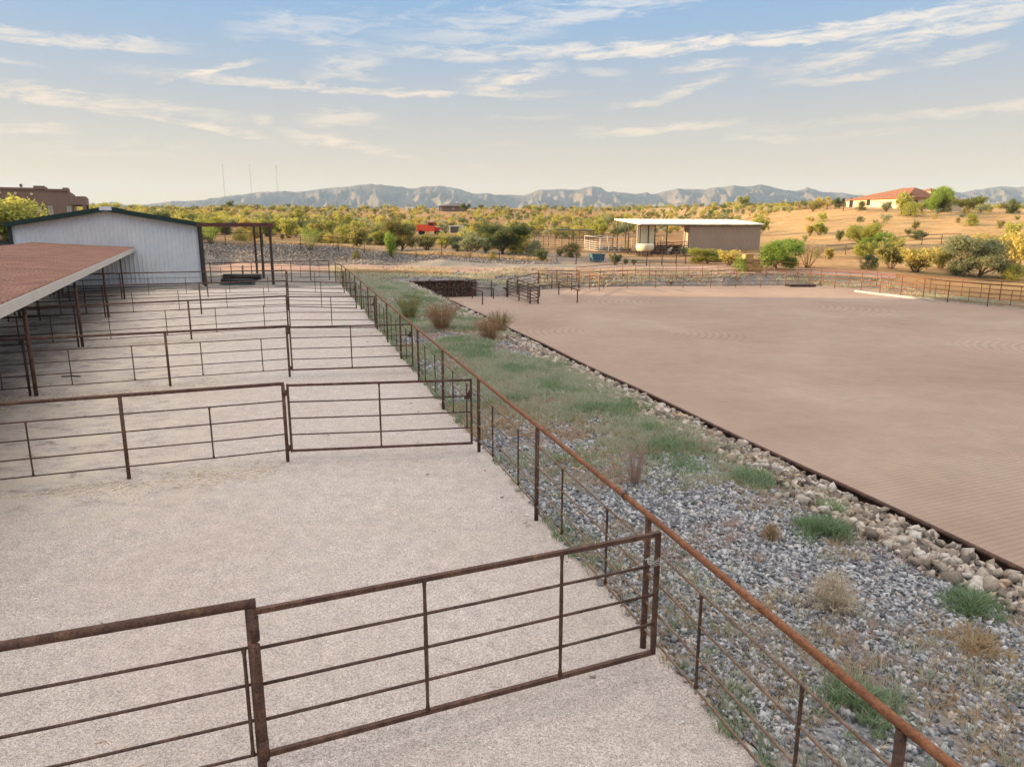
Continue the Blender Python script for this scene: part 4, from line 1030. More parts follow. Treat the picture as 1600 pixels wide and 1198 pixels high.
# ================================================================ ARENA FITTINGS
# far arena fences, two rows with an alley between
af=[_az(905,452),_az(980,450.5),_az(1110,449.5),_az(1265,448),_az(1345,453.5),_az(1480,472.5),_az(1612,486)]
def resample(pts,sp):
    out=[Vector((*pts[0],0))]
    for a,b in zip(pts[:-1],pts[1:]):
        a=Vector((*a,0));b=Vector((*b,0)); n=max(1,round((b-a).length/sp))
        for i in range(1,n+1): out.append(a.lerp(b,i/n))
    return out
P=[Vector((p.x,p.y,AZ+.02)) for p in resample(af,2.75)]
pipe_fence('orange rusty arena fence along the far end and right side of the arena',P,stays=(.5,),h=1.72,mt='rust_orange',mp='rust_orange',mr='rust_orange',n=7,rr=.02)
P2=[gv((x*1.0,y,0)) for x,y in [(p.x+ (3.2 if p.x>34 else 0),p.y+3.4) for p in resample(af,3.4)]]
pipe_fence('second rusty fence behind the arena fence, across the alley',P2,stays=(.5,),h=1.65,mt='rust_orange',mp='rust_orange',mr='rust_orange',n=7,rr=.02)
def az(px,py): x,y=_az(px,py); return Vector((x,y,AZ))
def hitch(label,posts,h,rails):
    root=thing('hitch_rail',label,'hitching rail',posts[0],0,'hitching rails in the arena'); o=posts[0]
    for p in posts: post_on(root,o,p,h,.10,M['rust'],rnd=True)
    for a,b,ov in rails:
        A=posts[a]-o;B=posts[b]-o; d=(B-A).normalized()*ov; m=MB(); m.tube([A+Vector((0,0,h)),B+d+Vector((0,0,h))],.048,10); m.build('rail',M['rust'],root,True)
hitch('low pipe hitching rail beside the rock wall, left of the narrow chute',[az(738,468),az(754,476),az(771,470)],1.02,[(0,1,.1),(0,2,.05)])
hitch('longer pipe hitching rail right of the narrow chute',[az(843,466),az(873,462),az(902,473)],1.05,[(0,1,.0),(1,2,.6)])
def mound(label,px,py,rx,ry,h):
    c=az(px,py); n=24; g=np.linspace(-1,1,n); X,Y=np.meshgrid(g,g,indexing='ij'); rr=np.hypot(X,Y)
    Z=h*np.clip(1-rr**2,0,1)**1.3*(.8+.4*fbm(X*3+px,Y*3,3,3))-.03
    idx=np.arange(n*n).reshape(n,n); Fc=np.stack([idx[:-1,:-1],idx[1:,:-1],idx[1:,1:],idx[:-1,1:]],-1).reshape(-1,4)
    o=npobj('sand_heap',npmesh('sand_heap',np.stack([X*rx,Y*ry,Z],-1).reshape(-1,3),Fc,M['arena'],smooth=True)); o.location=c; tag(o,kind='structure')
mound('',759,470,3.2,3.2,.22); mound('',880,466,3.6,3.4,.24); mound('',834,474,2.2,2.2,.15)
CR=(1.1,.82,.55,.28)
def chute(label,pts,rails=CR,h=1.38,st=()): 
    pipe_fence(label,[az(*p) for p in pts],stays=st,h=h,rails=rails,mt='rust',mp='rust',mr='rust',n=7,rp=.055,rt=.045,rr=.03,group='pipe panels of the roping chute')
chute('narrow pipe chute side nearest the hitching rail by the rock wall',[(793,464),(811,470),(828,476)])
chute('narrow pipe chute side running back towards the arena corner',[(841,476),(825,468),(808,461)])
chute('pipe panel closing the front of the narrow chute',[(828.5,476),(840.5,476)])
chute('long pipe panel running from the chute back to the arena corner',[(793.5,463.5),(809,458),(841,450)],h=1.5)
chute('pipe gate panel between the chute and the arena fence',[(841.5,450),(862,451.5),(893,454)],h=1.6,rails=(1.28,.95,.62,.28),st=())
chute('far pipe fence joining the chute corner to the long arena fence',[(841,449),(870,449),(904,450.5)],h=1.7,rails=(1.3,.95,.6,.25),st=(.5,))
px_fence('thin fence between the rock wall and the chute',[(743,463),(768,464),(792,464)],1.5,'dark_steel',(),(1.1,.6,.15),z=AZ,sub=4,rr=.01,rt=.012)
def archframe():
    a=az(921,452);b=az(936,455.5); root=thing('box_frame','small pipe frame with a boxed top, in front of the far arena fence','frame',a); o=a
    post_on(root,o,a,1.55,.08,M['rust_orange'],rnd=True); post_on(root,o,b,1.5,.08,M['rust_orange'],rnd=True)
    B=b-o
    for z in (1.5,1.1):
        m=MB(); m.bar((0,0,z),(B.x,B.y,z),.09,.07); m.bar((0,.5,z),(B.x,B.y+.5,z),.07,.07); m.bar((0,0,z),(0,.5,z),.07); m.bar((B.x,B.y,z),(B.x,B.y+.5,z),.07); m.build('top_frame',M['rust_orange'],root)
archframe()
def mat_drag():
    a=az(1235,448.5);b=az(1273,448.5); w=(b-a).length; root=thing('harrow_mat','flat black chain harrow lying at the far end of the arena','harrow',a)
    m=MB()
    for i in range(14): m.bar((w*i/13,0,.06),(w*i/13,1.6,.06),.05,.06)
    for j in range(5): m.bar((0,1.6*j/4,.09),(w,1.6*j/4,.09),.05,.06)
    m.build('chain_grid',M['black'],root); m=MB(); m.bar((-.1,-.05,.16),(w+.1,-.05,.16),.14,.16); m.build('draw_bar',M['dark_steel'],root)
mat_drag()
def kerb():
    pts=[az(1345,455.5),az(1380,460),az(1430,465.5),az(1470,470.8)]; m=MB()
    for i,(a,b) in enumerate(zip(pts[:-1],pts[1:])): 
        off=Vector((-.55,-.1,0)); m.bar(a+off+Vector((0,0,.05)),b+off+Vector((0,0,.05)),.26,.16)
    o=m.build('concrete_kerb',M['concrete']); tag(o,'pale broken concrete kerb at the foot of the right arena fence','kerb')
kerb()

# rock filled retaining wall and rusty arena edging
def retaining():
    c0=np.array(A_CORNER); 
    right=np.array(_az(742,463)); z_top=.19
    # side wall along the gravel bed
    o=Vector((c0[0],c0[1],0)); root=thing('retaining_wall','rusty steel framed rock wall at the far left corner of the arena','retaining wall',o)
    d=Vector((right[0]-c0[0],right[1]-c0[1],0)); L=d.length; d.normalize(); nrm=Vector((d.y,-d.x,0))
    H0=AZ; 
    for z in (z_top,z_top-.62,):
        m=MB(); m.bar(Vector((0,0,z)),d*L+Vector((0,0,z)),.08,.09 if z==z_top else .07); m.build('rail',M['rust'],root)
    m=MB(); m.bar(Vector((0,0,AZ+.05)),d*L+Vector((0,0,AZ+.05)),.06); m.build('rail',M['rust'],root)
    for i in range(6):
        q=d*(L*i/5); m=MB(); m.bar(q+nrm*.02+Vector((0,0,AZ-.2)),q+nrm*.02+Vector((0,0,z_top)),.09); m.build('post',M['rust'],root)
    # wire mesh
    m=MB(); k=int(L/.16)
    for i in range(k): q=d*(L*i/k)-nrm*.03; m.bar(q+Vector((0,0,AZ)),q+Vector((0,0,z_top)),.012)
    for j in range(9): z=AZ+(z_top-AZ)*j/9; m.bar(-nrm*.03+Vector((0,0,z)),d*L-nrm*.03+Vector((0,0,z)),.012)
    m.build('mesh_panel',M['rust_rod'],root)
    V,Fc=stones(900,lambda r:_wallpt(r,o,d,nrm,L,z_top),.10,.20)
    f=npobj('rock_fill',npmesh('rock_fill',V,Fc,M['stone_wall']),root); tag(f,kind='stuff')
    m=MB(); b=-nrm*.32; m.add([b+Vector((0,0,AZ-.2)),b+d*L+Vector((0,0,AZ-.2)),b+d*L+Vector((0,0,z_top-.04)),b+Vector((0,0,z_top-.04)),b-nrm*.3+Vector((0,0,z_top-.04)),b-nrm*.3+d*L+Vector((0,0,z_top-.04))],[(0,1,2,3),(3,2,5,4)]); m.build('backing',M['darkrock'],root)
    return root
def _wallpt(r,o,d,nrm,L,zt):
    s=r.rand()*L; z=AZ+r.rand()*(zt-AZ-.05); q=d*s-nrm*(.12+.14*r.rand()); return (q.x,q.y,z)
# low poly angular stones as one merged mesh
_cube=np.array([(x,y,z) for z in (-1,1) for y in (-1,1) for x in (-1,1)],float)
_cf=np.array([(0,2,3,1),(4,5,7,6),(0,1,5,4),(1,3,7,5),(3,2,6,7),(2,0,4,6)])
def rotm(r,n,flat=1.):
    a=r.rand(n)*2*np.pi; b=(r.rand(n)-.5)*np.pi*flat; c=(r.rand(n)-.5)*np.pi*flat
    ca,sa,cb,sb,cc,sc=np.cos(a),np.sin(a),np.cos(b),np.sin(b),np.cos(c),np.sin(c); z=np.zeros(n);o=np.ones(n)
    Rz=np.stack([ca,-sa,z,sa,ca,z,z,z,o],-1).reshape(n,3,3);Ry=np.stack([cb,z,sb,z,o,z,-sb,z,cb],-1).reshape(n,3,3);Rx=np.stack([o,z,z,z,cc,-sc,z,sc,cc],-1).reshape(n,3,3)
    return Rz@Ry@Rx
def stones_at(P,size,r,flat=.5,asp=(.42,.95,.22,.55)):
    n=len(P); sc=np.stack([np.ones(n),asp[0]+(asp[1]-asp[0])*r.rand(n),asp[2]+(asp[3]-asp[2])*r.rand(n)],-1)*size[:,None]*.5
    V=_cube[None]*(1+.38*(r.rand(n,8,3)-.5)*2)*np.where(_cube[None,:,2:]>0,.72,1.)*sc[:,None,:]
    V=np.einsum('nij,nkj->nki',rotm(r,n,flat),V)+P[:,None,:]
    Fc=_cf[None]+np.arange(n)[:,None,None]*8
    return V.reshape(-1,3),Fc.reshape(-1,4)
def stones(n,fn,s0,s1,flat=.8):
    r=np.random.RandomState(n); P=np.array([fn(r) for _ in range(n)]); return stones_at(P,s0+(s1-s0)*r.rand(n)**1.5,r,flat)
retaining()
def edging():
    root=thing('arena_edging','long rusty pipe edging between the pale rocks and the arena sand','edging',(e0[0],e0[1],0))
    L=54.9; rr=random.Random(2)
    def pt(s,dz,off=0): 
        q=e0+FD*s+FN*off; return Vector((q[0]-e0[0],q[1]-e0[1],float(nominal(np.array([q[0]]),np.array([q[1]]))[0])+dz+.015*math.sin(s*.7)))
    for dz,off,nm,rad in ((.13,.07,'top_pipe',.042),(-.12,.12,'lower_pipe',.032)):
        for a,b in ((-14,37.5),(38.9,L)):
            m=MB(); m.tube([pt(a+(b-a)*i/30,dz,off) for i in range(31)],rad,8); m.build(nm,M['rust'],root,True)
    for i in range(24):
        s=-12+i*2.9; 
        if s>L: break
        m=MB(); m.tube([pt(s,-1.3,.09),pt(s,.14,.10)],.035,7); m.build('post',M['rust'],root)
    m=MB(); A=[pt(-14+(L+14)*i/30,.10,.15) for i in range(31)]; B=[a+Vector((0,0,-1.45)) for a in A]
    m.add(A+B,[(i,i+1,i+32,i+31) for i in range(30)]); C=[a-Vector((FN[0]*.02,FN[1]*.02,0)) for a in A]; D_=[b-Vector((FN[0]*.02,FN[1]*.02,0)) for b in B]
    m.add(C+D_,[(i+31,i+32,i+1,i) for i in range(30)]); m.build('sheet',M['rust'],root)
edging()

# ================================================================ STONES
def uv2xy(U,V): return FP[0]+FN[0]*U+FD[0]*V, FP[1]+FN[1]*U+FD[1]*V
def camdist(x,y): return np.hypot(x,y)
def gravel():
    r=np.random.RandomState(11)
    def samp(n,v0,v1,u0,u1): return u0+(u1-u0)*r.rand(n), v0+(v1-v0)*r.rand(n)
    parts=[]
    for (v0,v1,dens,s0,s1) in ((-12,3,620,.030,.085),(3,12,380,.035,.095),(12,26,170,.045,.12),(26,54,50,.06,.17)):
        n=int((v1-v0)*(EDGE-.25)*dens); U,V=samp(n,v0,v1,.12,EDGE-.25); x,y=uv2xy(U,V)
        g=fbm(x*.55,y*.55,4,40); keep=(g<.62)|(r.rand(n)<.35); keep&=~((U<.55)&(r.rand(n)>U/.55))
        # the tan rubble owns the outer band
        band=EDGE-1.25+.35*(fbm(x*.8,y*.8,3,12)-.5)*2; keep&=~((U>band)&(r.rand(n)<.8))
        U,V,x,y=U[keep],V[keep],x[keep],y[keep]; z=stripz(x,y)
        s=1.15*(s0+(s1-s0)*r.rand(len(x))**1.9); parts.append((np.stack([x,y,z+s*.14],-1),s))
    P=np.concatenate([p[0] for p in parts]);s=np.concatenate([p[1] for p in parts]); V,Fc=stones_at(P,s,r,.8)
    tag(npobj('grey_gravel',npmesh('grey_gravel',V,Fc,M['stone_grey'])),kind='stuff')
    print('gravel stones',len(P))
    # tan rubble along the edging
    parts=[]
    for (v0,v1,dens,s0,s1) in ((-12,6,150,.06,.22),(6,22,120,.07,.23),(22,54,60,.09,.24)):
        n=int((v1-v0)*1.7*dens); U=EDGE-1.75+1.66*r.rand(n)**.75; V=v0+(v1-v0)*r.rand(n); x,y=uv2xy(U,V)
        band=EDGE-1.15+.45*(fbm(x*.6,y*.6,3,12)-.5)*2-.25*np.clip((6-V)/14,0,1); keep=(U>band)|(r.rand(n)<.05); x,y=x[keep],y[keep]; s=s0+(s1-s0)*r.rand(len(x))**2.4
        parts.append((np.stack([x,y,stripz(x,y)+s*.18+.04*r.rand(len(x))],-1),s))
    P=np.concatenate([p[0] for p in parts]);s=np.concatenate([p[1] for p in parts]); V,Fc=stones_at(P,s*1.12,r,.8,(.5,.95,.3,.65))
    tag(npobj('pale_rubble',npmesh('pale_rubble',V,Fc,M['stone_tan'])),kind='stuff')
    # stray pale stones on the pen side of the fence
    n=260; U=-1.8*r.rand(n)**2+.3; V=-8+40*r.rand(n); x,y=uv2xy(U,V); s=.02+.07*r.rand(n)**3; V_,Fc=stones_at(np.stack([x,y,pz(x,y)+s*.15],-1),s,r,.5)
    n=160; U=-13*r.rand(n); V=-8+30*r.rand(n); x,y=uv2xy(U,V); s=.012+.05*r.rand(n)**4; V2,F2=stones_at(np.stack([x,y,pz(x,y)+s*.15],-1),s,r,.5)
    tag(npobj('stray_stones',npmesh('stray_stones',np.concatenate([V_,V2]),np.concatenate([Fc,F2+len(V_)]),M['stone_stray'])),kind='stuff')
    # ground between the wall, the road and the chute
    n=5200; x=-16+40*r.rand(n); y=56+26*r.rand(n); U,V=pen_uv(x,y)
    keep=(~insideA(x,y))&~((U<EDGE+.1)&(V<54.5))&(U>0)&(fbm(x*.3,y*.3,3,6)<.6)&(y<79); x,y=x[keep],y[keep]; s=.12+.28*r.rand(len(x))**2; V_,Fc=stones_at(np.stack([x,y,nominal(x,y)+s*.1],-1),s,r,.5)
    tag(npobj('slope_rocks',npmesh('slope_rocks',V_,Fc,M['stone_bank'])),kind='stuff')
    # riprap bank beyond the road
    n=40000; px=230+640*r.rand(n); Y=84.2+6.5*r.rand(n); x=(px-800)/F*Y*1.02; z=nominal(x,Y)
    gx=(nominal(x,Y+.5)-nominal(x,Y-.5)); keep=(gx>.14)|(r.rand(n)<.25); x,Y,z=x[keep],Y[keep],z[keep]; s=.11+.20*r.rand(len(x))**2
    V_,Fc=stones_at(np.stack([x,Y,z+s*.12],-1),s,r,.6); tag(npobj('rock_bank',npmesh('rock_bank',V_,Fc,M['stone_bank'])),kind='stuff')
    # dark rubble heap by the corral
    c=G(955,391); n=260; a=r.rand(n)*6.28; q=r.rand(n)**.5; x=c.x+np.cos(a)*q*3.2; y=c.y+np.sin(a)*q*2; z=c.z+.75*(1-q)*r.rand(n); s=.2+.5*r.rand(n)**2
    V_,Fc=stones_at(np.stack([x,y,z],-1),s,r,.8); tag(npobj('rubble_heap',npmesh('rubble_heap',V_,Fc,M['darkrock'])),kind='stuff')
gravel()
def litter():
    r=np.random.RandomState(8); A=H[1]; P=[]
    for a,b,off,sp,n in ((H[1],H[1]+cdir*9.5,-.40,.45,1700),(H[0]+cdir*.2,H[0]+cdir*6,.5,.6,160),(H[2]+cdir*2,H[2]+cdir*9,-.6,.8,1200),(H[3]+cdir*1.,H[3]+cdir*8,-.7,1.0,1000)):
        t=r.rand(n); x=a.x+(b.x-a.x)*t; y=a.y+(b.y-a.y)*t; d=off+sp*r.randn(n)*(.6+.5*np.sin(t*9)); x=x-cdir.y*d*-1*0+ .35*d*0 ; y=y+d; x=x+.35*d*0
        m=fbm(x*1.3,y*1.3,3,44)+.35*r.rand(n)>.55; P.append(np.stack([x[m],y[m],pz(x[m],y[m])+.006],-1))
    P=np.concatenate(P); n=len(P); a=r.rand(n)*6.283; L=.025+.05*r.rand(n); w=.003+.003*r.rand(n)+.0003*P[:,1]; dx=np.cos(a)*L; dy=np.sin(a)*L; wx=-np.sin(a)*w; wy=np.cos(a)*w; z=np.zeros(n); t=.012*r.rand(n)
    V=np.stack([P+np.stack([-dx-wx,-dy-wy,z],-1),P+np.stack([dx-wx,dy-wy,t],-1),P+np.stack([dx+wx,dy+wy,t],-1),P+np.stack([-dx+wx,-dy+wy,z],-1)],1).reshape(-1,3)
    tag(npobj('straw_litter',npmesh('straw_litter',V,np.arange(4*n).reshape(n,4),LM['whitestraw'])),kind='stuff')
litter()

# ================================================================ GRASS AND WEEDS
def blades(cx,cy,cz,rad,hgt,nb,r,lean=.5,wid=.006):
    """cx.. arrays of tufts; returns triangles (as quads with a narrow tip)"""
    n=len(cx); k=nb; a=r.rand(n,k)*6.283; q=r.rand(n,k)**.7
    bx_=cx[:,None]+np.cos(a)*q*rad[:,None]*.55; by_=cy[:,None]+np.sin(a)*q*rad[:,None]*.55
    h=hgt[:,None]*(.5+.6*r.rand(n,k)); a2=a+(r.rand(n,k)-.5)*1.6; ln=h*lean*(.3+r.rand(n,k))
    tx=bx_+np.cos(a2)*ln; ty=by_+np.sin(a2)*ln; mx=bx_+np.cos(a2)*ln*.35; my=by_+np.sin(a2)*ln*.35
    w=wid*(.6+.8*r.rand(n,k)); pa=r.rand(n,k)*6.283; wx=np.cos(pa)*w; wy=np.sin(pa)*w; z0=cz[:,None]+0*h
    V=np.stack([np.stack([bx_-wx,by_-wy,z0-.01],-1),np.stack([bx_+wx,by_+wy,z0-.01],-1),np.stack([mx+wx*.9,my+wy*.9,z0+h*.6],-1),np.stack([mx-wx*.9,my-wy*.9,z0+h*.6],-1),
                np.stack([tx+wx*.25,ty+wy*.25,z0+h],-1),np.stack([tx-wx*.25,ty-wy*.25,z0+h],-1)],2).reshape(-1,3)
    m=n*k; b=np.arange(m)[:,None]*6; Fc=np.stack([b+np.array([0,1,2,3]),b+np.array([3,2,4,5])],1).reshape(-1,4); return V,Fc
def gmask(x,y,U,V):
    """how green the bed is: a band down its middle, thick beyond the second gate, thinning towards the camera"""
    mid=2.6+.9*np.sin(V*.13+.5)+1.2*np.clip((V-18)/20,0,1)*0
    band=np.exp(-((U-mid)/1.5)**2); near=np.clip((V-3)/12,0,1); n=fbm(x*.45,y*.45,4,70)
    cen=EDGE-1.7; band2=np.exp(-((U-cen)/.75)**2)*np.clip((V-2)/7,0,1)
    return np.clip((band*.9*near+band2*.9+.10+.35*np.clip((V-10)/20,0,1))*sst(.37,.60,n)*1.3,0,1)
def grass():
    r=np.random.RandomState(21); 
    def field(n,v0,v1,u0=.1,u1=EDGE-.5): 
        U=u0+(u1-u0)*r.rand(n);V=v0+(v1-v0)*r.rand(n); x,y=uv2xy(U,V); return U,V,x,y
    out={k:[] for k in ('grass','grasspale','straw','pink')}
    for (v0,v1,n,k,w) in ((-8,6,7500,16,.0045),(6,16,8500,15,.0065),(16,30,9500,14,.0095),(30,54,9500,12,.015)):
        U,V,x,y=field(n,v0,v1); g=gmask(x,y,U,V); q=r.rand(n); keep=q<g; 
        z=stripz(x,y)
        pale=(fbm(x*.9,y*.9,3,90)+.12*r.rand(n))>.46
        for nm,mk in (('grass',keep&~pale),('grasspale',keep&pale)):
            m=mk; out[nm].append(blades(x[m],y[m],z[m],.10+.10*r.rand(m.sum()),.07+.13*r.rand(m.sum())*(1+.4*(v0>5)),k,r,.75,w))
        U,V,x,y=field(n//3,v0,v1); g=fbm(x*.6,y*.6,3,55); m=(g>.56); z=stripz(x,y); 
        out['straw'].append(blades(x[m],y[m],z[m],.10+.1*r.rand(m.sum()),.06+.10*r.rand(m.sum()),k,r,.8,w*.8))
        U,V,x,y=field(n//3,v0,v1); g=fbm(x*.7,y*.7,3,155); m=(g>.56)&(U>1.2); z=stripz(x,y)
        out['pink'].append(blades(x[m],y[m],z[m],.12+.1*r.rand(m.sum()),.06+.10*r.rand(m.sum()),k,r,.7,w*.8))
        # sparse weeds hugging the fence line
        n2=int((v1-v0)*16); U=.05+.5*r.rand(n2)**1.3; V=v0+(v1-v0)*r.rand(n2); x,y=uv2xy(U,V); z=stripz(x,y); m=fbm(x*.5,y*.5,3,5)>.48
        out['grass'].append(blades(x[m],y[m],z[m],.08+.1*r.rand(m.sum()),.06+.12*r.rand(m.sum()),k,r,.6,w))
    # between wall and road
    n=9000; x=-22+62*r.rand(n); y=56+26*r.rand(n); U,V=pen_uv(x,y); m=(~insideA(x,y))&(U>.1)&((V>52)|(U>EDGE))&(y<79.5)&(fbm(x*.22,y*.22,3,6)>.42)
    x,y=x[m],y[m]; z=nominal(x,y); h=r.rand(len(x)); a=h<.75
    out['grasspale'].append(blades(x[a],y[a],z[a],.35+.3*h[a],.16+.2*h[a],10,r,.7,.022)); a=~a; out['straw'].append(blades(x[a],y[a],z[a],.3+.2*h[a],.15+.1*h[a],9,r,.7,.022))
    # sunlit straw line at the edge of the road
    n=700; px=540+165*r.rand(n); Y=70.5+3.0*r.rand(n); x=(px-800)/F*Y; z=nominal(x,Y); out['straw'].append(blades(x,Y,z,.3+.2*r.rand(n),.18+.28*r.rand(n),14,r,.5,.02))
    n=2600; px=300+560*r.rand(n); Y=90+4*r.rand(n); x=(px-800)/F*Y; z=nominal(x,Y); m=fbm(x*.2,Y*.2,3,16)>.4; out['straw'].append(blades(x[m],Y[m],z[m],.35+0*x[m],.2+.2*r.rand(m.sum()),9,r,.6,.03))
    nm2={'grass':'green_grass','grasspale':'grey_green_grass','straw':'dry_straw_grass','pink':'rosy_dry_weeds'}
    for k,l in out.items():
        Vs=[];Fs=[];b=0
        for V,Fc in l: Vs.append(V);Fs.append(Fc+b);b+=len(V)
        print(k,b//6); tag(npobj(nm2[k],npmesh(nm2[k],np.concatenate(Vs),np.concatenate(Fs),LM[k])),kind='stuff')
grass()

# ================================================================ SHRUBS AND TREES
def leafquads(P,size,r,upr=.0,asp=.45):
    n=len(P); d=r.randn(n,3); d[:,2]+=upr; d/=np.linalg.norm(d,axis=1,keepdims=True)+1e-9
    e=np.cross(d,r.randn(n,3)); e/=np.linalg.norm(e,axis=1,keepdims=True)+1e-9
    s=(size*(.6+.8*r.rand(n)))[:,None]; a=d*s; b=e*s*asp
    V=np.stack([P-a,P+b,P+a,P-b],1).reshape(-1,3); return V,np.arange(n*4).reshape(n,4)
def twigs(segs,mb):
    for a,b,ra,rb in segs: mb.tube([a,b],[ra,rb],4,1,False)
_proto={}
def crown_proto(kind,var):
    """unit-high crown and stems. kinds: bush (many stems from the ground), tree (trunk with a broad crown), broom (upright), dome (dense round)"""
    key=(kind,var)
    if key in _proto: return _proto[key]
    r=np.random.RandomState(hash_(kind)*13+var); stems=MB(); P=[]; 
    spec={'bush':(70,26,.62,.042,.9),'tree':(150,44,.62,.026,.0),'richtree':(300,85,.75,.0165,.0),'broom':(70,30,.42,.034,1.6),'dome':(120,40,.60,.030,.3),'fan':(120,34,.60,.018,.9),'far':(26,16,.62,.075,.4)}[kind]
    ncl,nl,rx,ls,upr=spec
    lim=[]
    if kind in('tree','richtree'):
        nl_=9 if kind=='richtree' else 7
        tr=[Vector((0,0,-.03)),Vector((r.uniform(-.03,.03),r.uniform(-.03,.03),.18))]; stems.tube(tr,[.030,.022],7)
        for i in range(nl_):
            a=i*2.4+r.rand(); el=.45+.7*r.rand(); L=.38+.22*r.rand(); p=tr[1]-Vector((0,0,.13*r.rand())); d=Vector((math.cos(a)*math.cos(el),math.sin(a)*math.cos(el),math.sin(el)))
            m=p+d*L*.5+Vector((0,0,.03)); e=m+(d+Vector((0,0,.2*r.randn()))).normalized()*L*.6; stems.tube([p,m,e],[.017,.011,.004],5); lim.append(e); lim.append(m)
            for _ in range(3):
                b=m.lerp(e,r.rand()); f=b+Vector((r.randn()*.11,r.randn()*.11,abs(r.randn())*.09)); stems.tube([b,f],[.006,.002],3); lim.append(f)
        lobes=[(Vector((r.uniform(-.38,.38),r.uniform(-.38,.38),r.uniform(.22,.80))),r.uniform(.13,.26)) for _ in range(13)]
        for c in range(ncl):
            l,rad=lobes[c%len(lobes)]; v=Vector(r.randn(3)).normalized()*rad*(r.rand()**.4); v.z*=.7; q=l+v
            if q.z<.06: q.z=.06+.1*r.rand()
            P.append((q,.045))
    elif kind=='dome':
        for c in range(ncl):
            a=r.rand()*6.283; z=r.rand()**.8; rad=rx*math.sqrt(max(0,1-(z-.35)**2/.45))*(r.rand()**.35)*(.85+.3*math.sin(3*a+var)); P.append((Vector((math.cos(a)*rad,math.sin(a)*rad,.04+.92*z)),.07))
        for i in range(9):
            a=r.rand()*6.283; stems.tube([(0,0,-.02),(math.cos(a)*.25,math.sin(a)*.25,.5)],[.014,.005],4)
    else:
        nst=14 if kind!='far' else 5
        for i in range(nst):
            a=i*2.4+r.rand()*.8; sp={'broom':.28,'fan':.55}.get(kind,.62)*(.3+.8*r.rand()); H=.62+.38*r.rand(); e=Vector((math.cos(a)*sp*.8,math.sin(a)*sp*.8,H)); m=e*.5+Vector((math.cos(a)*.03,math.sin(a)*.03,-.03)); s0=Vector((math.cos(a)*.03,math.sin(a)*.03,-.03))
            if kind!='far': stems.tube([s0,m,e],[.010,.007,.002],4)
            for j in range(ncl//nst+1): 
                f=.35+.65*r.rand()**.7; P.append((s0.lerp(e,f)+Vector(r.randn(3))*.055,.055 if kind!='far' else .10))
    C=np.array([p[0][:] for p in P]); Sg=np.array([p[1] for p in P]); pts=(C[:,None,:]+r.randn(len(C),nl,3)*Sg[:,None,None]).reshape(-1,3); pts[:,2]=np.maximum(pts[:,2],.01)
    V,Fc=leafquads(pts,ls,r,upr)
    if kind=='fan': V,Fc=leafquads(pts,ls,r,1.2,.25)
    _proto[key]=(V,Fc,(np.array([tuple(v) for v in stems.v],float).reshape(-1,3),stems.f)); return _proto[key]
def hash_(s): return sum(ord(c)*(i+3) for i,c in enumerate(s))%997
_leafm={}
def crown_mesh(kind,var,lm):
    k=(kind,var,lm)
    if k not in _leafm: V,Fc,_=crown_proto(kind,var); _leafm[k]=npmesh('crown',V,Fc,LM[lm])
    return _leafm[k]
_stemm={}
def stem_mesh(kind,var):
    k=(kind,var)
    if k not in _stemm:
        V,F_=crown_proto(kind,var)[2]; me=bpy.data.meshes.new('stems'); me.from_pydata([tuple(v) for v in V],[],F_); me.materials.append(M['trunk']); me.update(); _stemm[k]=me
    return _stemm[k]
_shrubm={}
def shrub_mesh(kind,var,lm):
    """crown and stems in one mesh, for shrubs too small in the picture to show their parts"""
    k=(kind,var,lm)
    if k not in _shrubm:
        V,Fc,(SV,SF)=crown_proto(kind,var); me=bpy.data.meshes.new('shrub')
        sf=[f for f in SF if len(f)==4]; 
        if len(SV) and sf:
            A=np.concatenate([V,SV]); B=np.concatenate([Fc,np.array(sf)+len(V)]); mi=np.r_[np.zeros(len(Fc)),np.ones(len(sf))]
        else: A,B,mi=V,Fc,np.zeros(len(Fc))
        _shrubm[k]=npmesh('shrub',A,B,[LM[lm],M['trunk']],mi)
    return _shrubm[k]
rnd=random.Random(9)
def plant(px,py,hpx,wpx,kind,lm,label,cat='shrub',name='desert_shrub',parts=True,group=None,var=None,z=None,sink=0.02):
    p=G(px,py) if z is None else z; k=math.hypot(p.x,p.y)/F; h=hpx*k; 
    w={'bush':1.15,'tree':1.15,'richtree':1.2,'broom':.85,'dome':1.15,'fan':1.1,'far':1.2}[kind]; sw=(wpx*k)/(w*h) if wpx else 1.
    v=rnd.randrange(3) if var is None else var; rz=rnd.uniform(0,6.28)
    if parts:
        root=thing(name,label,cat,(p.x,p.y,p.z-sink*h),rz,group); root.scale=(h*sw,h*sw,h)
        c=npobj('crown',crown_mesh(kind,v,lm),root); 
        s=npobj('trunk' if 'tree' in kind else 'stems',stem_mesh(kind,v),root)
    else:
        root=npobj(name,shrub_mesh(kind,v,lm)); root.location=(p.x,p.y,p.z-sink*h); root.rotation_euler=(0,0,rz); root.scale=(h*sw,h*sw,h); tag(root,label,cat,group)
    return root
T='tree'
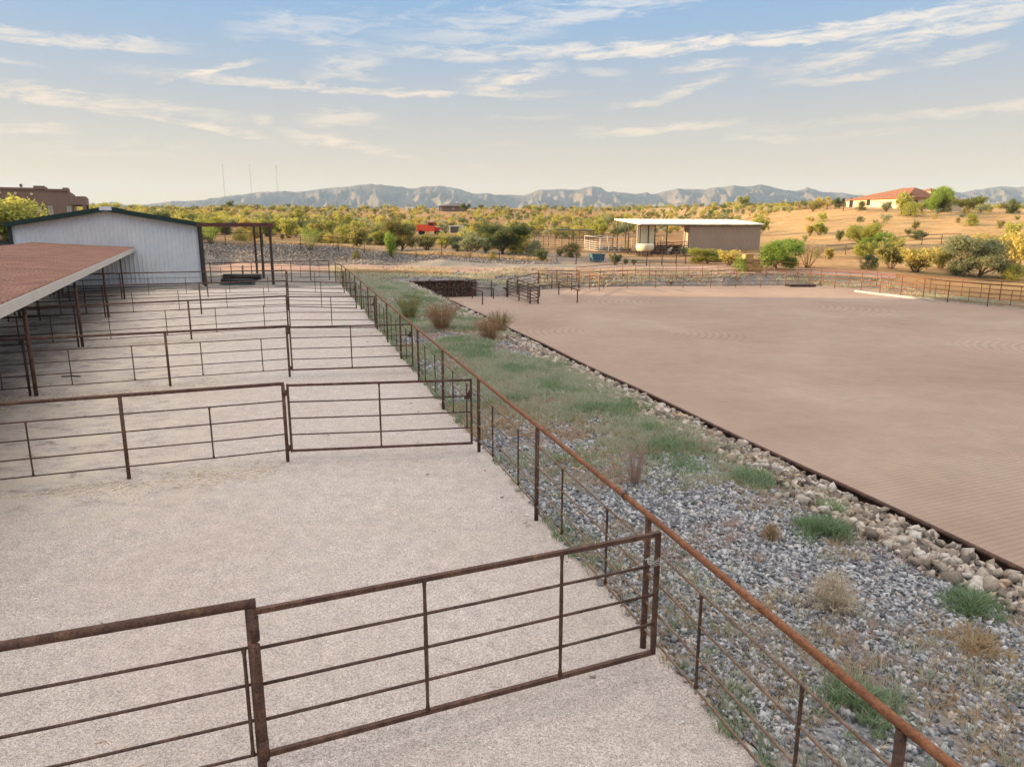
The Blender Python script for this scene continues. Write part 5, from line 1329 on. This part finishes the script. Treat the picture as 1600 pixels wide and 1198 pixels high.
PL=[ # px, base py, height px, width px, kind, leaf, label, category, name
(22,378,58,100,'broom','palo','feathery yellow green tree in front of the brown stucco house','tree','palo_verde_tree'),
(-18,380,48,70,'richtree','palo','broad yellow green tree at the left frame edge behind the shade roof','tree','palo_verde_tree'),
(172,338,22,52,'tree','palo','yellow green tree peeping over the ridge of the white barn','tree','palo_verde_tree'),
(1212,421,49,78,'richtree','green','dense bright green round tree beside the hay bales','tree','mesquite_tree'),
(1156,424,19,24,'dome','green','small deep green bush left of the hay bales','shrub','green_bush'),
(1105,412,26,62,'richtree','palo','yellow flowering bush in front of the tan barn wall','shrub','yellow_bush'),
(1138,415,24,46,'bush','gold','pale golden brush between the tan wall and the hay bales','shrub','golden_brush'),
(1262,418,40,50,'fan','dry','bare twiggy tree right of the bright green tree','tree','bare_tree'),
(1350,388,38,56,'richtree','palo','large yellow green tree on the slope below the hill house','tree','palo_verde_tree'),
(1374,394,30,50,'tree','green','lower light green tree just right of the slope tree','tree','palo_verde_tree'),
(1357,421,20,26,'dome','mesquite','small dark green bush above the arena fence','shrub','green_bush'),
(1392,420,34,52,'bush','creosote','brown olive shrub right of the small dark bush','shrub','creosote_shrub'),
(1430,425,34,58,'bush','gold','wide golden olive shrub behind the right arena fence','shrub','creosote_shrub'),
(1470,420,30,46,'bush','creosote','olive shrub left of the big grey green tree','shrub','creosote_shrub'),
(1530,433,60,92,'richtree','sage','big spreading grey green tree behind the right arena fence','tree','mesquite_tree'),
(1580,421,48,52,'bush','gold','golden brush behind the big grey green tree','shrub','creosote_shrub'),
(1600,400,34,44,'bush','creosote','olive brush at the right frame edge','shrub','creosote_shrub'),
(1545,395,24,40,'bush','gold','small golden shrub above the big grey green tree','shrub','creosote_shrub'),
(1585,437,20,34,'dome','palo','low yellow green bush at the foot of the big grey green tree','shrub','yellow_bush'),
(1470,331,36,44,'richtree','green','spreading green tree right of the hill house','tree','mesquite_tree'),
(1512,333,24,38,'tree','palo','round yellow green tree right of the hill house trees','tree','palo_verde_tree'),
(1410,335,28,30,'broom','palo','yellow green upright tree in front of the hill house corner','tree','palo_verde_tree'),
(1422,338,18,28,'dome','palo','low yellow bush at the crest below the hill house','shrub','yellow_bush'),
(1384,331,14,18,'broom','sage','thin grey shrub against the hill house wall','shrub','creosote_shrub'),
(1346,329,12,14,'dome','mesquite','dark round bush beside the hill house wall','shrub','green_bush'),
(1311,327,18,18,'tree','mesquite','dark green tree left of the hill house','tree','mesquite_tree'),
(1580,333,17,16,'dome','mesquite','small dark tree alone on the right crest','tree','mesquite_tree'),
(1440,330,14,14,'broom','sage','grey green shrub in front of the dark house wall','shrub','creosote_shrub'),
(1474,331,14,22,'dome','mesquite','low dark hedge bush under the spreading hilltop tree','shrub','green_bush'),
(1185,368,28,38,'bush','palo','light green shrub on the slope behind the tan barn','shrub','creosote_shrub'),
(1344,347,7,12,'dome','mesquite','lone dark bush on the bare slope under the hill house','shrub','green_bush'),
(1280,326,20,26,'tree','gold','golden tree on the crest left of the hill house','tree','mesquite_tree'),
(1160,325,20,18,'tree','palo','small roundish tree on the ridge above the tan barn','tree','palo_verde_tree'),
(1270,330,12,20,'bush','creosote','olive shrub on the crest near the hill house fence','shrub','creosote_shrub'),
(785,397,50,84,'richtree','mesquite','large dark green tree beyond the rock bank, centre of the photo','tree','mesquite_tree'),
(735,397,32,66,'bush','sage','big pale grey brush touching the large dark green tree','shrub','creosote_shrub'),
(668,390,24,52,'bush','creosote','olive brush in front of the red truck','shrub','creosote_shrub'),
(694,388,22,36,'bush','palo','yellow green brush right of the red truck, behind the wire fence','shrub','creosote_shrub'),
(716,394,26,34,'bush','sage','pale grey brush left of the big pale grey brush','shrub','creosote_shrub'),
(750,368,24,32,'tree','gold','yellow tree behind the pale brush, right of the white shed','tree','palo_verde_tree'),
(628,393,52,58,'richtree','creosote','tall olive tree left of the red truck','tree','mesquite_tree'),
(611,402,36,28,'broom','green','feathery light green sapling at the wire fence','tree','palo_verde_tree'),
(560,388,34,50,'bush','creosote','olive brush behind the wire fence, left of the tall olive tree','shrub','creosote_shrub'),
(485,392,38,34,'fan','green','feathery green tree beside the wire fence, right of the steel frame','tree','palo_verde_tree'),
(330,382,36,32,'fan','green','feathery light green tree seen through the steel frame at left','tree','palo_verde_tree'),
(390,376,34,40,'richtree','gold','bright yellow tree seen through the middle of the steel frame','tree','palo_verde_tree'),
(452,372,30,40,'bush','palo','yellow green brush just right of the steel frame','shrub','creosote_shrub'),
(540,362,28,36,'bush','palo','yellow green shrub on the flats above the wire fence','shrub','creosote_shrub'),
(462,350,24,28,'tree','palo','light yellow tree on the middle slope right of the barn','tree','palo_verde_tree'),
(836,402,24,30,'dome','sage','light green bush right of the large dark tree','shrub','creosote_shrub'),
(770,406,13,13,'dome','creosote','small dark bush at the foot of the wire fence','shrub','creosote_shrub'),
(848,408,18,28,'bush','mesquite','green brush by the fence left of the corral','shrub','creosote_shrub'),
(895,402,22,30,'dome','creosote','dark olive bush in front of the middle corral','shrub','creosote_shrub'),
(962,414,17,22,'bush','mesquite','dark shrub right of the blue skip','shrub','creosote_shrub'),
(977,414,10,12,'bush','creosote','little dark shrub by the roadside fence','shrub','creosote_shrub'),
(990,414,9,12,'bush','sage','little grey shrub by the roadside fence','shrub','creosote_shrub'),
(930,368,26,38,'richtree','palo','light green tree beyond the middle corral','tree','palo_verde_tree'),
(838,360,22,28,'tree','palo','yellow green tree on the slope above the large dark tree','tree','palo_verde_tree'),
(728,331,14,20,'tree','mesquite','dark tree beside the small ridge house','tree','mesquite_tree'),
(360,326,14,12,'tree','mesquite','lone dark tree standing on the skyline under the left mast','tree','mesquite_tree'),
(1070,400,14,24,'bush','sage','low grey brush at the corner of the tan wall','shrub','creosote_shrub'),
(1120,409,12,40,'dome','mesquite','low dark green brush along the tan wall','shrub','green_bush'),
(557,404,12,12,'dome','creosote','small dark bush on the bare slope below the wire fence','shrub','creosote_shrub'),
]
for q in PL: plant(*q[:6],q[6],q[7],q[8],parts=True)
# scattered scrub: each a thing; the smaller far ones share a label within their kind
def exclude(x,y):
    px=800+F*x/y
    if 0<px<1600:
        pass
    if 84<y<130 and (880<px<1205): return True
    if y<104 and px<905 and y>80: return y<96.5
    if 195<y<240 and 1300<px<1500: return True
    if y<118 and px<250: return True
    if y<101: return True
    if 640<px<722 and 100<y<176: return True
    if (684<px<735 or 628<px<644) and 330<y<420: return True
    if 812<px<1200 and y<160: return True
    return False
kinds=[('creosote',.30,'olive desert shrub scattered over the far scrubland'),('palo',.26,'yellow green desert shrub scattered over the far scrubland'),('gold',.20,'golden dry shrub scattered over the far scrubland'),('sage',.10,'grey green desert shrub scattered over the far scrubland'),('mesquite',.14,'dark green desert shrub scattered over the far scrubland')]
r=np.random.RandomState(5); cnt=0; far=[]
tries=0
cand=[]
while len(cand)<4500 and tries<90000:
    tries+=1; y=100+340*r.rand()**.9; x=(r.rand()*2-1)*.78*y
    if exclude(x,y): continue
    px=800+F*x/y
    if px>1190 and y<260:
        if r.rand()<.88: continue
    if px>1000 and r.rand()<.35: continue
    if vnoise(np.array([x*.05]),np.array([y*.05]),33)[0]+.25*r.rand()<.38: continue
    cand.append((y,x))
cand.sort()
near=[c for c in cand if True][:300]
kk=0
def pickkind():
    u=r.rand(); a=0
    for nm,w,l in kinds:
        a+=w
        if u<a: return nm,l
    return kinds[0][0],kinds[0][2]
def where_label(lab,x,y,h):
    px=800+F*x/y*.99
    zones=[(140,'left of the white barn roof'),(230,'beyond the white barn ridge'),(315,'beyond the right slope of the white barn roof'),(370,'behind the left half of the steel frame'),(428,'behind the right half of the steel frame'),(500,'just right of the steel frame'),(580,'above the far end of the long fence'),(650,'left of the red truck'),(700,'behind the red truck and lean-to'),(760,'right of the white shed'),(830,'behind the large dark green tree'),(900,'behind the left part of the middle corral'),(965,'behind the right part of the middle corral'),(1030,'beyond the open end of the stall barn'),(1110,'beyond the middle of the stall barn'),(1190,'beyond the tan wall'),(1260,'on the slope above the bright green tree'),(1330,'on the slope left of the hill house'),(1420,'on the slope under the hill house'),(1500,'on the slope right of the hill house'),(9999,'by the right frame edge')]
    z=[q[1] for q in zones if px<q[0]][0]
    sz='small' if h<1.7 else 'middling' if h<2.5 else 'large'
    dist='close by' if y<112 else 'near' if y<125 else 'further off' if y<145 else 'far off'
    return sz+' '+lab.split(' scattered')[0].replace('desert ','').replace('dry ','')+' '+dist+' '+z
nloc=[]
for y,x in cand[:265]:
    lm,lab=pickkind(); h=(1.1+2.0*r.rand()**1.7)*(1.2 if lm in('palo','mesquite') else .9); kd=('bush','tree','dome','bush')[int(r.rand()*3.99)]
    if y>200: kd='bush' if r.rand()<.5 else 'tree'
    me=shrub_mesh(kd if kd!='tree' else 'tree',int(r.rand()*3),lm); o=npobj('desert_shrub',me); z=GZat(x,y); s=h*(.85+.5*r.rand()); o.location=(x,y,z-.05*h); o.rotation_euler=(0,0,r.rand()*6.28); o.scale=(s,s,h)
    nloc.append((x/y,o)); tag(o,where_label(lab,x,y,h),'shrub','scattered '+lab.split(' desert')[0].split(' dry')[0]+' scrub')
_by={}
for q,o in nloc: _by.setdefault(o['label'],[]).append((q,o))
for lab,l in _by.items():
    if len(l)<2: continue
    l.sort(key=lambda q:q[0]); nm=['leftmost','second','third','fourth','fifth','sixth','seventh','eighth','ninth','tenth']
    for i,(q,o) in enumerate(l): o['label']=('rightmost' if i==len(l)-1 else 'middle' if (len(l)==3 and i==1) else nm[min(i,9)])+' '+lab
# the rest as one mass per colour
for lm in ('creosote','palo','gold','sage','mesquite'):
    rest=[c for i,c in enumerate(cand[265:]) if hash_(str(i)+'q')%5==('creosote','palo','gold','sage','mesquite').index(lm)]
    Vs=[];Fs=[];b=0
    for y,x in rest:
        V,Fc,_=crown_proto('far',int(r.rand()*3)); h=(.8+1.7*r.rand()**1.8); s=h*(.9+.5*r.rand()); a=r.rand()*6.28; c_,s_=math.cos(a),math.sin(a)
        Vs.append(np.stack([x+(V[:,0]*c_-V[:,1]*s_)*s,y+(V[:,0]*s_+V[:,1]*c_)*s,GZat(x,y)-.08+V[:,2]*h],-1)); Fs.append(Fc+b); b+=len(V)
    tag(npobj('far_scrub',npmesh('far_scrub',np.concatenate(Vs),np.concatenate(Fs),LM[lm])),kind='stuff'); 
print('shrubs',len(cand))
# weeds and dry brush in the gravel bed
def dry_ball(px,py,hpx,wpx,lm,label,name,cat,kind='weed',dens=1.):
    p=G(px,py); U,V=pen_uv(p.x,p.y); p.z=float(stripz(np.array([p.x]),np.array([p.y]))[0]) if 0<U<EDGE else p.z
    k=math.hypot(p.x,p.y)/F*1.02; h=hpx*k/1.0; w=wpx*k/2; r=np.random.RandomState(int(px+py)); m=MB()
    ns=int((150 if kind=='ball' else 170)*dens)
    for i in range(ns):
        a=r.rand()*6.283; 
        if kind=='ball':
            el=r.rand()*1.45; q=Vector((math.cos(a)*math.cos(el)*w,math.sin(a)*math.cos(el)*w,math.sin(el)*h))*(.65+.4*r.rand()); st=Vector((math.cos(a)*w*.1*r.rand(),math.sin(a)*w*.1*r.rand(),0)); md=st.lerp(q,.5)+Vector((r.randn()*.04*w,r.randn()*.04*w,.06*h))
        else:
            sp=w*(.2+.9*r.rand()); q=Vector((math.cos(a)*sp,math.sin(a)*sp,h*(.6+.45*r.rand()))); st=Vector((math.cos(a)*w*.25*r.rand(),math.sin(a)*w*.25*r.rand(),0)); md=st.lerp(q,.5)+Vector((0,0,.08*h))
        rad=.0018+.00035*k*F/10
        m.tube([st,md,q],[rad*1.6,rad,rad*.5],3,0,False)
        for j in range(6 if kind=='ball' else 4):
            b=md.lerp(q,r.rand()); e=b+Vector((r.randn()*.10*w,r.randn()*.10*w,abs(r.randn())*.09*h)); m.tube([b,e],[rad*.8,rad*.4],3,0,False)
            if r.rand()<.9:
                c=e; s_=.004+.0009*k*F/6; d=Vector(r.randn(3)).normalized()*s_*2.2; f=d.cross(Vector(r.randn(3))).normalized()*s_; m.add([c-d,c+f,c+d,c-f],[(0,1,2,3)])
    o=m.build(name,LM[lm]); o.location=p; tag(o,label,cat); return o
dry_ball(1298,975,66,96,'whitestraw','round dry pale tumbleweed on the grey gravel near the camera','tumbleweed','weed','ball',1.8)
dry_ball(1202,862,30,44,'straw','small tan dry weed left of the big green tuft','dry_weed','weed','ball',.9)
dry_ball(990,772,78,54,'pink','tall rosy feathery weed against the long pipe fence','feathery_weed','weed','weed',.5)
dry_ball(690,524,44,72,'orangebrush','orange brown dry brush midway along the gravel bed','dry_brush','shrub','weed',1.8)
dry_ball(765,540,38,66,'orangebrush','orange brown brush nearer the arena edge','dry_brush','shrub','weed',1.6)
dry_ball(640,505,38,56,'creosote','olive brush beside the long fence, left of the orange brush','weed_clump','weed','weed',1.3)
dry_ball(783,524,34,46,'creosote','olive weed clump overhanging the arena edging','weed_clump','weed','weed',1.2)
def tuft(px,py,rad,h,lm,label,n=70):
    p=G(px,py); z=float(stripz(np.array([p.x]),np.array([p.y]))[0]); r=np.random.RandomState(px); q=r.randn(n,2)*rad*.45
    x=q[:,0];y=q[:,1]; V,Fc=blades(x,y,x*0,.10+.08*r.rand(n),h*(.5+.6*r.rand(n))*np.exp(-(x*x+y*y)/(rad*rad)),22,r,.8,.004+.0003*p.y); o=npobj('grass_tuft',npmesh('grass_tuft',V,Fc,LM[lm])); o.location=(p.x,p.y,z); tag(o,label,'grass tuft')
tuft(1285,850,.50,.34,'grass','big green grass tuft right of the small tan weed'); tuft(1298,812,.28,.26,'grass','bright small grass tuft behind the big green tuft',40)
tuft(1510,965,.42,.26,'grass','green grass tuft below the pale rubble at the right'); tuft(1175,765,.55,.30,'grass','green tuft at the end of the grass band by the rubble')
tuft(1345,1120,.50,.26,'grass','loose green tuft behind the near end of the long fence',60); tuft(1530,1030,.45,.18,'straw','yellowed grass tuft near the right frame edge',50)

# ================================================================ HAZE
def haze():
    m=bpy.data.materials.new('haze'); m.use_nodes=True; t=NT(m.node_tree); t.n.clear()
    v=t.new('ShaderNodeVolumePrincipled'); v.inputs['Color'].default_value=(.44,.68,1.,1); v.inputs['Density'].default_value=HAZE; v.inputs['Anisotropy'].default_value=.0
    o=t.new('ShaderNodeOutputMaterial'); t.link(v.outputs[0],o.inputs['Volume']); pass
    mb=MB(); mb.box(-9700,9700,-600,9700,-60,520); ob=mb.build('haze',m); tag(ob,kind='stuff')
HAZE=.5e-4
try: haze()
except Exception as ex: print('haze',ex)
